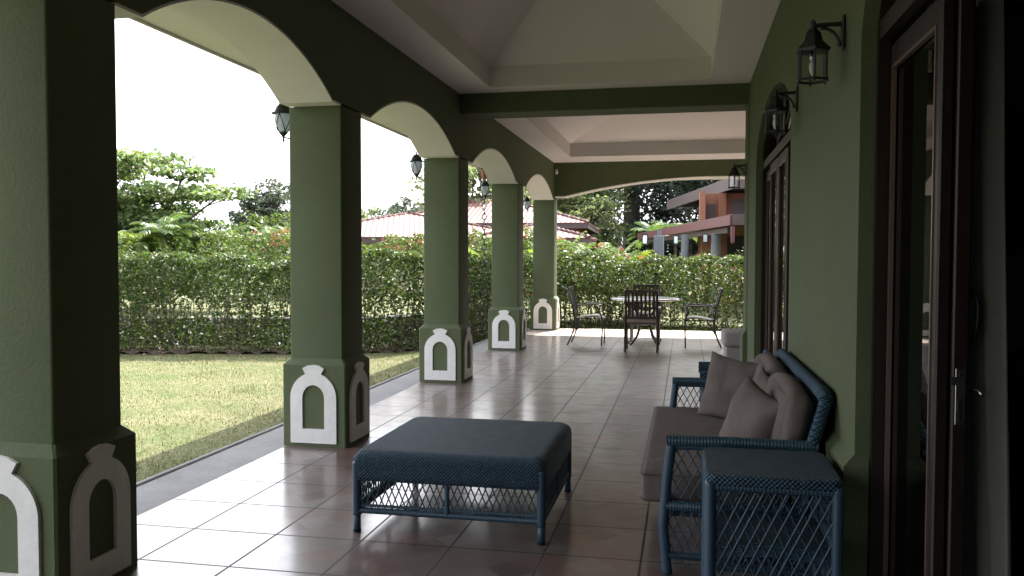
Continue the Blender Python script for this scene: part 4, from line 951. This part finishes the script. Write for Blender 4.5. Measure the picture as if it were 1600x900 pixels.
# rain chain with copper outlet
rc = empty('rain_chain', (-3.42, 14.35, -.05), label='dark rain chain hanging from the eave between the third and fourth columns', cat='rain chain')
g = MB()
k = 0; z = 2.86
while z > .02:
    a = (k % 2)*PI/2+.3; pts = [(.036*math.cos(t_*PI/6)*math.cos(a), .036*math.cos(t_*PI/6)*math.sin(a), z+.055*math.sin(t_*PI/6)) for t_ in range(13)]; g.tube(pts, .009, 5, cap=False); z -= .088; k += 1
g.build('links', M['black'], rc, smooth=True)
g = MB(); g.lathe([(.015, 2.72), (.05, 2.86), (.06, 3.02)], n=12); g.build('outlet', M['copper'], rc)
# motion sensor
g = MB(); g.bbox(-2.44, -2.385, 16.05, 16.098, 2.99, 3.08, .01); g.box(-2.43, -2.395, 16.045, 16.052, 3.0, 3.03); setp(g.build('motion_sensor', M['white']), 'small white motion sensor in the corner of the end beam', 'sensor')

# ------------------------------------------------------------------ wicker furniture
def lattice(mb, o, U, V, W, H, sp=.045, ang=1.05, r=.0028, jit=.1):
    """diagonal strands both ways inside the rectangle o + u U + v V"""
    o, U, V = Vector(o), Vector(U), Vector(V); sl = math.tan(ang); N = U.cross(V)
    for sgn in (1, -1):
        span = H/sl; x = -span
        while x < W:
            xx = x+random.uniform(-jit, jit)*sp; u0, v0, u1, v1 = xx, 0, xx+span, H
            if u0 < 0: v0 = -u0*sl; u0 = 0
            if u1 > W: v1 = H-(u1-W)*sl; u1 = W
            if v1-v0 > .008:
                a, b_ = (u0, u1) if sgn == 1 else (W-u0, W-u1)
                mb.tube([o+U*a+V*v0+N*.0008*sgn, o+U*(a+b_)/2+V*(v0+v1)/2+N*(.0008*sgn), o+U*b_+V*v1+N*.0008*sgn], r, 6, cap=False)
            x += sp
def wrapped(mb, pts, r, n=10, pitch=.016, amp=.07):
    pitch *= .62; amp *= .55
    """a pole wound with cane: ringed radius"""
    P_ = [Vector(p) for p in pts]; out = []; rr = []
    for i in range(len(P_)-1):
        L_ = (P_[i+1]-P_[i]).length; k = max(2, int(L_/pitch*2))
        for j in range(k): out.append(P_[i].lerp(P_[i+1], j/k)); rr.append(r*(1+amp*(1 if len(out) % 2 else -1)))
    out.append(P_[-1]); rr.append(r); mb.tube(out, rr, n)
# coffee table: 1 x 1 m, bullnose woven top, lattice apron
ct = empty('coffee_table', (-1.15, 4.51, 0), label='low square blue wicker coffee table with woven top in mid floor', cat='coffee table')
def bull_top(name, hw, hd, ztop, skirt, rad, mt_top, mt_side, par, cx=0, cy=0, inset=.0):
    prf_ = []
    for k in range(9): a = PI/2*k/8; prf_.append((rad*(1-math.sin(a)), ztop-rad*(1-math.cos(a))))   # (inset, z) from edge to...
    prf_ = [(rad*(1-math.sin(PI/2*k/8)), ztop-rad+rad*math.cos(PI/2*k/8)) for k in range(9)]         # top -> side
    prf_ += [(0, ztop-rad-(skirt-rad)*k/3) for k in range(1, 4)]
    vs = []; fs = []; N = 5; cr_ = .045
    def ringp(ins, z):
        out = []
        c = max(cr_, ins*0+.045); a_, b_ = hw-ins, hd-ins; c = min(c, .045)
        for (sx, sy, a0) in ((1, 1, 0), (-1, 1, PI/2), (-1, -1, PI), (1, -1, 1.5*PI)):
            for k in range(N): a = a0+PI/2*k/(N-1); out.append((cx+sx*(a_-c)+c*math.cos(a), cy+sy*(b_-c)+c*math.sin(a), z))
        return out
    for ins, z in prf_: vs += ringp(ins, z)
    n_ = 4*N
    for i in range(len(prf_)-1):
        for k in range(n_): fs.append((i*n_+k, (i+1)*n_+k, (i+1)*n_+(k+1) % n_, i*n_+(k+1) % n_))
    g = MB(); g.add(vs, [tuple(range(n_))], 0)
    for f in fs: g.f.append(f); g.m.append(1)
    arc = [0]
    for (a_, b_), (c_, d_) in zip(prf_[:-1], prf_[1:]): arc.append(arc[-1]+math.hypot(c_-a_, d_-b_))
    o = g.build(name, [mt_top, mt_side], par)
    l = o.data.uv_layers.new(name='UVMap')
    for p in o.data.polygons:
        ax = abs(p.normal.x) > abs(p.normal.y)
        for li in p.loop_indices:
            vi = o.data.loops[li].vertex_index; co = o.data.vertices[vi].co; l.data[li].uv = ((co.y if ax else co.x), arc[vi//n_])
    smooth_by_angle(o, 45)
    md = o.modifiers.new('solid', 'SOLIDIFY'); md.thickness = .006; md.offset = -1
    return o
hw = .5
bull_top('woven_top', hw, hw, .420, .15, .052, M['weave_top'], M['weave_uv'], ct)
g = MB()
for sx in (-1, 1):
    for sy in (-1, 1):
        g2 = MB(); x, y = sx*(hw-.024), sy*(hw-.024); wrapped(g2, [(x, y, .09), (x, y, .36)], .023, 12, .03, .03); g2.tube([(x, y, .012), (x, y, .09)], .019, 12)
        lg = g2.build('leg', M['wicker'], ct, smooth=True); g3 = MB(); g3.lathe([(.02, 0), (.0215, .012)], (x, y, 0), 12); g3.build('foot_cap', M['rubber'], lg)
g = MB(); zb = .112
for a, b_ in (((-1, -1), (1, -1)), ((1, -1), (1, 1)), ((1, 1), (-1, 1)), ((-1, 1), (-1, -1))):
    e = hw-.024; wrapped(g, [(a[0]*e, a[1]*e, zb), (b_[0]*e, b_[1]*e, zb)], .016, 10, .022, .09)
    wrapped(g, [(a[0]*e, a[1]*e, zb+.026), (b_[0]*e, b_[1]*e, zb+.026)], .008, 8, .016, .2)
g.build('lower_rail', M['wicker'], ct)
g = MB(); e = hw-.02; h0, h1 = .13, .272
for a, U in (((-e, -e), (1, 0, 0)), ((e, -e), (0, 1, 0)), ((e, e), (-1, 0, 0)), ((-e, e), (0, -1, 0))):
    lattice(g, (a[0], a[1], h0), U, (0, 0, 1), 2*e, h1-h0, .036, 1.17, .0036)
for a in ((0, -e), (e, 0), (0, e), (-e, 0)): wrapped(g, [(a[0], a[1], h0-.02), (a[0], a[1], h1)], .012, 8, .014, .12)
g.build('lattice', M['wicker'], ct, smooth=True)

# end table by the sofa
et = empty('end_table', (.325, 3.42, 0), label='tall square blue wicker side table with lattice sides in the foreground', cat='side table')
hw, hd = .245, .25
bull_top('woven_top', hw, hd, .60, .035, .014, M['weave_top'], M['weave_uv'], et)
for sx in (-1, 1):
    for sy in (-1, 1):
        g2 = MB(); x, y = sx*(hw-.022), sy*(hd-.022); wrapped(g2, [(x, y, .012), (x, y, .575)], .021, 12, .05, .02); lg = g2.build('leg', M['wicker'], et, smooth=True)
        g3 = MB(); g3.lathe([(.02, 0), (.021, .012)], (x, y, 0), 12); g3.build('foot_cap', M['rubber'], lg)
g = MB()
for a, b_ in (((-1, -1), (1, -1)), ((1, -1), (1, 1)), ((1, 1), (-1, 1)), ((-1, 1), (-1, -1))):
    ex, ey = hw-.022, hd-.022; wrapped(g, [(a[0]*ex, a[1]*ey, .556), (b_[0]*ex, b_[1]*ey, .556)], .017, 10, .022, .08)
    wrapped(g, [(a[0]*ex, a[1]*ey, .09), (b_[0]*ex, b_[1]*ey, .09)], .014, 10, .022, .08)
    # bowed band in front of the shelf
    for q in range(5):
        mid = ((a[0]+b_[0])/2*ex, (a[1]+b_[1])/2*ey); g.tube([(a[0]*ex, a[1]*ey, .285+q*.009), ((a[0]*.5+mid[0]/ex*.5)*ex, (a[1]*.5+mid[1]/ey*.5)*ey, .302+q*.009), (mid[0], mid[1], .308+q*.009), ((b_[0]*.5+mid[0]/ex*.5)*ex, (b_[1]*.5+mid[1]/ey*.5)*ey, .302+q*.009), (b_[0]*ex, b_[1]*ey, .285+q*.009)], .0045, 6)
g.build('rails', M['wicker'], et)
g = MB(); ex, ey = hw-.018, hd-.018
for a, U, W_2 in (((-ex, -ey), (1, 0, 0), 2*ex), ((ex, -ey), (0, 1, 0), 2*ey), ((ex, ey), (-1, 0, 0), 2*ex), ((-ex, ey), (0, -1, 0), 2*ey)):
    lattice(g, (a[0], a[1], .10), U, (0, 0, 1), W_2, .44, .040, 1.12, .0040, .18)
g.build('lattice', M['wicker'], et, smooth=True)
g = MB(); g.bbox(-ex+.01, ex-.01, -ey+.01, ey-.01, .318, .33, .004); g.build('shelf', M['weave_top'], et)

# sofa
def rounded_box(mb, x0, x1, y0, y1, z0, z1, r, n=10, bulge=.0, mi=0, sag=0):
    cx, cy, cz = (x0+x1)/2, (y0+y1)/2, (z0+z1)/2; hx, hy, hz = (x1-x0)/2, (y1-y0)/2, (z1-z0)/2
    def pt(u, v, w_):
        p = Vector((u*hx, v*hy, w_*hz)); c = Vector((max(-(hx-r), min(hx-r, p.x)), max(-(hy-r), min(hy-r, p.y)), max(-(hz-r), min(hz-r, p.z)))); d = p-c
        if d.length > 1e-9: p = c+d.normalized()*r if d.length > r*.999 or True and (abs(d.x) > 0)+(abs(d.y) > 0)+(abs(d.z) > 0) > 1 else p
        bl = Vector((bulge*(1-v*v)*(1-w_*w_)*u, bulge*(1-u*u)*(1-w_*w_)*v, bulge*(1-u*u)*(1-v*v)*w_)); p += bl
        return (cx+p.x, cy+p.y, cz+p.z-sag*(1-u*u)*(1-v*v)*(w_ > .9))
    def warp(t_, h_):   # sample more densely near the edges
        k = min(.5, r/h_); 
        return t_
    q = [-1+2*i/n for i in range(n+1)]; q = sorted(set([round(x, 4) for x in q]+[-.97, .97, -.93, .93]))
    m_ = len(q)
    for ax in range(3):
        for s_ in (-1, 1):
            vs = []
            for a in q:
                for b_ in q:
                    t3 = [0, 0, 0]; t3[ax] = s_; t3[(ax+1) % 3] = a; t3[(ax+2) % 3] = b_; vs.append(pt(*t3))
            fs = []
            for i in range(m_-1):
                for j in range(m_-1):
                    f = (i*m_+j, (i+1)*m_+j, (i+1)*m_+j+1, i*m_+j+1); fs.append(f if s_ == 1 else tuple(reversed(f)))
            mb.add(vs, fs, mi)
def weld(o, d=.0008):
    import bmesh
    bm = bmesh.new(); bm.from_mesh(o.data); bmesh.ops.remove_doubles(bm, verts=bm.verts, dist=d); bm.to_mesh(o.data); bm.free()
    o.data.polygons.foreach_set('use_smooth', [True]*len(o.data.polygons)); return o
def pillow_mesh(mb, w_, h_, t_, n=26, seed=0, crease=.012):
    rd = random.Random(seed); ph = [rd.uniform(0, 6) for _ in range(6)]
    vs = []; fs = []
    for s_ in (1, -1):
        k0 = len(vs)
        for i in range(n+1):
            for j in range(n+1):
                u, v = -1+2*i/n, -1+2*j/n; u2, v2 = math.sin(u*PI/2), math.sin(v*PI/2)
                e = (1-.10*(1-v2*v2)*abs(u2)**1.5); f = (1-.10*(1-u2*u2)*abs(v2)**1.5)
                th = (max(0, 1-abs(u2)**2.4)*max(0, 1-abs(v2)**2.4))**.5
                cr_ = crease*(math.sin(u2*5+v2*3+ph[0])*.5+math.sin(v2*8-u2*4+ph[1])*.3)*th
                cr_ += crease*.8*math.sin(math.atan2(v2, u2)*9+ph[2])*(abs(u2*v2))**1*th**.3
                vs.append((u2*w_/2*e, s_*(th*t_/2)+cr_, v2*h_/2*f))
        for i in range(n):
            for j in range(n):
                f = (k0+i*(n+1)+j, k0+i*(n+1)+j+1, k0+(i+1)*(n+1)+j+1, k0+(i+1)*(n+1)+j); fs.append(f if s_ == 1 else tuple(reversed(f)))
    mb.add(vs, fs)
SY_N, SY_F = 3.74, 5.58
sofa = empty('sofa', (.25, 4.66, 0), label='blue wicker sofa with taupe seat cushion against the green wall', cat='sofa')
def sp_(o): o.parent = sofa; o.location = (-.25, -4.66, 0); return o
for ye in (SY_N, SY_F):
    g = MB(); wrapped(g, [(-.062, ye, .012), (-.082, ye, .22), (-.068, ye, .42), (-.05, ye, .585)], .022, 12, .05, .02); lg = sp_(g.build('leg', M['wicker'], smooth=True))
    g = MB(); wrapped(g, [(.50, ye, .012), (.515, ye, .35), (.535, ye, .60)], .022, 12, .05, .02); sp_(g.build('leg', M['wicker'], smooth=True))
    g = MB(); wrapped(g, [(-.07, ye, .60), (.20, ye, .605), (.56, ye, .60)], .024, 12, .022, .07); wrapped(g, [(-.07, ye, .575), (.54, ye, .575)], .012, 8, .018, .1); sp_(g.build('armrest', M['wicker']))
    g = MB(); lattice(g, (-.06, ye, .35), (1, 0, 0), (0, 0, 1), .58, .22, .042, 1.08, .003, .12); lattice(g, (-.07, ye, .11), (1, 0, 0), (0, 0, 1), .58, .19, .040, 1.12, .003, .12)
    sp_(g.build('lattice', M['wicker'], smooth=True))
    g = MB(); wrapped(g, [(-.075, ye, .315), (.51, ye, .315)], .022, 10, .02, .08); wrapped(g, [(-.07, ye, .095), (.51, ye, .095)], .017, 10, .02, .05)
    if ye == SY_N:
        for k in range(5): g.tube([(-.075+.01*k, ye-.02, .11), (-.05+.03*k, ye-.03-.004*k, .06-.006*k), (-.02+.03*k, ye-.02, .05+.01*k), (-.03+.02*k, ye-.022, .10)], .0014, 4)
    sp_(g.build('side_rail', M['wicker']))
g = MB(); wrapped(g, [(-.075, SY_N, .315), (-.075, SY_F, .315)], .022, 10, .02, .08); sp_(g.build('front_rail', M['wicker']))
g = MB(); g.bbox(-.06, .5, SY_N+.02, SY_F-.02, .26, .29, .01); sp_(g.build('seat_deck', M['weave_top']))
# back: rail bending down to the arms at both ends, woven panel
bt = [(.535, SY_N+.0, .60), (.60, SY_N+.07, .785), (.60, SY_N+.13, .805), (.60, SY_F-.10, .805), (.595, SY_F-.03, .775), (.535, SY_F, .60)]
g = MB(); wrapped(g, bt[:2], .027, 12, .02, .06); wrapped(g, bt[1:5], .032, 12, .02, .06); wrapped(g, bt[4:], .027, 12, .02, .06); sp_(g.build('back_rail', M['weave_side'], smooth=True))
vs = [(.50, SY_N+.03, .30), (.50, SY_F-.03, .30), (.595, SY_F-.06, .79), (.595, SY_N+.10, .79)]; vs += [(x+.015, y, z) for x, y, z in vs]
g = MB(); g.add(vs, [(0, 1, 2, 3), (7, 6, 5, 4), (0, 4, 5, 1), (1, 5, 6, 2), (2, 6, 7, 3), (3, 7, 4, 0)]); sp_(g.build('back_panel', M['weave_side']))
# seat cushion and piping (rests on the sofa: its own thing)
sc_ = MB(); rounded_box(sc_, -.185, .46, SY_N+.12, SY_F+.03, .285, .43, .022, 14, .010)
seat = sc_.build('seat_cushion', M['cush']); weld(seat); setp(seat, 'long flat taupe cushion covering the wicker sofa seat', 'cushion')
def piping(x0, x1, y0, y1, z):
    r_ = .02; pts = []
    for (sx, sy, a0) in ((1, 1, 0), (-1, 1, PI/2), (-1, -1, PI), (1, -1, 1.5*PI)):
        for k in range(4): a = a0+PI/2*k/3; pts.append(((x1-r_ if sx > 0 else x0+r_)+r_*math.cos(a), (y1-r_ if sy > 0 else y0+r_)+r_*math.sin(a), z))
    pts.append(pts[0]); return pts
for z in (.415, .302):
    g = MB(); g.tube(piping(-.185, .46, SY_N+.12, SY_F+.03, z), .0045, 6); o = g.build('piping', M['pipe'], smooth=True); o.parent = seat
# back cushions
def place(o, loc, rx, ry, rz, label, cat='cushion', group=None):
    o.location = loc; o.rotation_euler = (rx, ry, rz); return setp(o, label, cat, group)
for k, (y0, y1, lb) in enumerate(((SY_N+.13, 4.66, 'thick taupe back cushion at the near end of the sofa'), (4.68, SY_F-.02, 'thick taupe back cushion at the far end of the sofa'))):
    g = MB(); L_ = y1-y0; rounded_box(g, -.065, .065, -L_/2, L_/2, -.185, .185, .05, 14, .03); o = g.build('back_cushion', M['cush']); weld(o, .002)
    place(o, (.475, (y0+y1)/2, .61), 0, math.radians(10), 0, lb, group='back cushions of the wicker sofa')
def throw(loc, rz, tilt, w_, h_, t_, seed, lb, roll=0):
    g = MB(); pillow_mesh(g, w_, h_, t_, seed=seed); o = g.build('throw_pillow', M['cush']); weld(o, .0015)
    o.matrix_world = Matrix.Translation(loc) @ Matrix.Rotation(rz, 4, 'Z') @ Matrix.Rotation(tilt, 4, 'X') @ Matrix.Rotation(roll, 4, 'Y'); setp(o, lb, 'pillow', 'throw pillows on the wicker sofa'); return o
throw((.28, 5.22, .61), math.radians(-30), math.radians(-12), .37, .40, .15, 1, 'square taupe throw pillow leaning at the far arm of the sofa', math.radians(8))
throw((.315, 4.14, .595), math.radians(-64), math.radians(-17), .39, .40, .19, 2, 'plump taupe throw pillow with a creased corner at the near end of the sofa', math.radians(12))
throw((.40, 4.62, .60), math.radians(-75), math.radians(-14), .38, .38, .12, 5, 'taupe throw pillow standing between the other two', math.radians(12))
# armchair beyond the sofa, mostly hidden
ac = empty('wicker_armchair', (.33, 6.25, 0), label='blue wicker armchair mostly hidden beyond the sofa', cat='armchair')
for k, ye in enumerate((-.27, .27)):
    g = MB(); wrapped(g, [(-.22, ye, .575), (.25, ye, .585)], .042, 14, .02, .05); o = g.build('armrest', M['weave_side'], ac, smooth=True)
    for x in (-.19, .23):
        g = MB(); wrapped(g, [(x, ye, .012), (x, ye, .57)], .022, 10, .04, .03); g.build('leg', M['wicker'], ac, smooth=True)
    g = MB(); lattice(g, (-.18, ye, .12), (1, 0, 0), (0, 0, 1), .42, .43, .042, 1.1, .003); g.build('lattice', M['wicker'], ac)
g = MB(); g.bbox(-.2, .24, -.25, .25, .27, .31, .01); g.build('seat', M['weave_top'], ac)
g = MB(); wrapped(g, [(.25, -.27, .30), (.27, -.27, .70), (.27, .27, .70), (.25, .27, .30)], .025, 10, .02, .06); g.bbox(.245, .265, -.25, .25, .31, .69, .005); g.build('backrest', M['weave_side'], ac)
# upholstered seat behind the pilaster
ot = empty('ottoman', (.78, 10.45, 0), label='pale upholstered seat with grey cushion showing behind the pilaster', cat='ottoman')
g = MB(); rounded_box(g, -.30, .32, -.33, .33, .02, .36, .02, 10, .002); o = g.build('base', M['cushl'], ot); weld(o)
g = MB(); rounded_box(g, -.33, .33, -.36, .36, .362, .53, .04, 12, .010); o = g.build('cushion', M['cushl'], ot); weld(o)

# ------------------------------------------------------------------ dining set
def slat_chair(seatm, straight=False):
    """arm chair, faces +y, origin on the floor below the seat centre; flat slatted back"""
    C_ = empty('dining_chair'); w_ = .235
    for s_ in (-1, 1):
        g = MB(); g.tube([(s_*w_, .215, 0.0), (s_*w_*1.0, .225, .22), (s_*w_, .225, .43), (s_*w_*1.05, .17, .56), (s_*w_*1.08, .20, .64)], [.012, .012, .013, .012, .012], 8); g.build('leg', M['bronze'], C_, smooth=True)
        g = MB()
        if straight: g.tube([(s_*w_, -.25, 0), (s_*w_, -.225, .43), (s_*w_*.98, -.245, .6), (s_*w_*.96, -.33, .925)], [.02, .021, .021, .019], 4, flat=.9)
        else: g.tube([(s_*w_, -.33, 0), (s_*w_, -.275, .12), (s_*w_, -.225, .28), (s_*w_, -.215, .43), (s_*w_*.98, -.245, .6), (s_*w_*.96, -.33, .92)], [.012, .012, .013, .015, .015, .013], 8)
        g.build('leg', M['bronze'], C_, smooth=not straight)
        g = MB(); g.tube([(s_*w_*1.0, -.25, .635), (s_*w_*1.1, -.08, .65), (s_*w_*1.1, .12, .655), (s_*w_*1.08, .22, .642)], [.013, .018, .02, .014], 8, flat=.6); g.build('armrest', M['bronze'], C_, smooth=True)
    g = MB(); ys_ = [-.215+.45*k/10 for k in range(11)]; vs = []
    for y in ys_:
        t_ = (y+.215)/.45; z = .405+.055*math.sin(t_*PI*.75)-.03*max(0, t_-.85)/.15
        for x in (-w_+.014, w_-.014):
            vs += [(x, y, z), (x, y, z+.018)]
    fs = []
    for i in range(10):
        A, B = 4*i, 4*i+4; fs += [(A, A+2, B+2, B), (A+1, B+1, B+3, A+3), (A, B, B+1, A+1), (A+2, A+3, B+3, B+2)]
    fs += [(0, 1, 3, 2), (40, 42, 43, 41)]; g.add(vs, fs); g.build('seat', seatm, C_, smooth=False)
    def by(z): return -.22-(z-.45)*.235
    g = MB(); g.add(*(lambda q: (q.v, q.f))(MB().box(-w_*.96, w_*.96, -.012, .012, .885, .925)))
    R_ = g.v; g.v = [(x, y+by(.9), z) for x, y, z in R_]; 
    g.build('top_rail', M['bronze'], C_); g = MB().box(-w_*.97, w_*.97, -.010+by(.51), .010+by(.51), .49, .535); g.build('back_rail', M['bronze'], C_)
    for k in range(7):
        x = -w_+.02+(2*w_-.04)*(k+.5)/7; g = MB(); vs = []
        for z in (.53, .89):
            for dx in (-.0155, .0155):
                for dy in (-.005, .005): vs.append((x+dx, by(z)+dy, z))
        g.add(vs, [(0, 1, 3, 2), (4, 6, 7, 5), (0, 4, 5, 1), (2, 3, 7, 6), (0, 2, 6, 4), (1, 5, 7, 3)]); g.build('back_slat', M['bronze'], C_)
    g = MB(); g.tube([(-w_, -.21, .43), (-w_, .21, .425), (w_, .21, .425), (w_, -.21, .43), (-w_, -.205, .43)], .011, 6); g.build('seat_frame', M['bronze'], C_)
    for s_ in (-1, 1): g = MB(); g.tube([(s_*w_, -.25, .18), (s_*w_*.96, -.16, .33), (s_*w_*.92, -.10, .405)], .007, 6); g.build('brace', M['bronze'], C_, smooth=True)
    return C_
DG = 'metal dining chairs around the round table'
ch2 = slat_chair(M['sling']); ch = slat_chair(M['sling'], True); ch.location = (-.62, 12.86, 0); setp(ch, 'dark slatted dining chair nearest the camera, its back to us', 'chair', DG)
ch.children[0]  # near chair shows a brown seat edge
for (x, y, rz, lb) in ((-1.50, 13.68, -PI/2, 'slatted metal dining chair on the left of the round table'), (.24, 13.62, PI/2, 'slatted metal dining chair on the right of the round table'), (-.66, 14.78, PI, 'slatted dining chair on the far side of the round table, by the hedge')):
    c = ch2 if 'left' in lb else (copy_tree(ch) if 'far side' in lb else copy_tree(ch2)); c.location = (x, y, 0); c.rotation_euler = (0, 0, rz); setp(c, lb, 'chair', DG)
for c in ch.children:
    if c.name.startswith('seat') and not c.name.startswith('seat_frame'):
        c.data = c.data.copy(); c.data.materials[0] = M['sling_br']; c['label'] = 'brown sling seat'
dt = empty('dining_table', (-.62, 13.85, 0), label='round pale topped dining table with dark curved metal legs', cat='dining table')
g = MB(); g.lathe([(.52, .715), (.548, .722), (.556, .735), (.548, .748), (.53, .752)], n=56); g.build('table_top', M['ttop'], dt, smooth=False)
for k in range(4):
    a = PI/4+k*PI/2; c, s_ = math.cos(a), math.sin(a); g = MB()
    g.tube([(c*.36, s_*.36, .71), (c*.24, s_*.24, .60), (c*.13, s_*.13, .45), (c*.11, s_*.11, .30), (c*.17, s_*.17, .14), (c*.27, s_*.27, .03), (c*.31, s_*.31, .012)], .018, 8)
    g.tube([(c*.31, s_*.31, .012), (c*.345, s_*.345, .03), (c*.345, s_*.345, .06), (c*.32, s_*.32, .065)], .012, 7); g.build('leg', M['bronze'], dt, smooth=True)
g = MB(); g.lathe([(.125, .285), (.13, .30), (.125, .315)], n=24); g.lathe([(.05, .45), (.055, .47), (.05, .49)], n=16); g.build('brace_ring', M['bronze'], dt)

for o in sc.objects:
    if o.type == 'MESH' and o.parent is None and 'kind' not in o and 'label' not in o: print('UNTAGGED', o.name)
print('TRIS', sum(len(o.data.polygons) for o in sc.objects if o.type == 'MESH'))
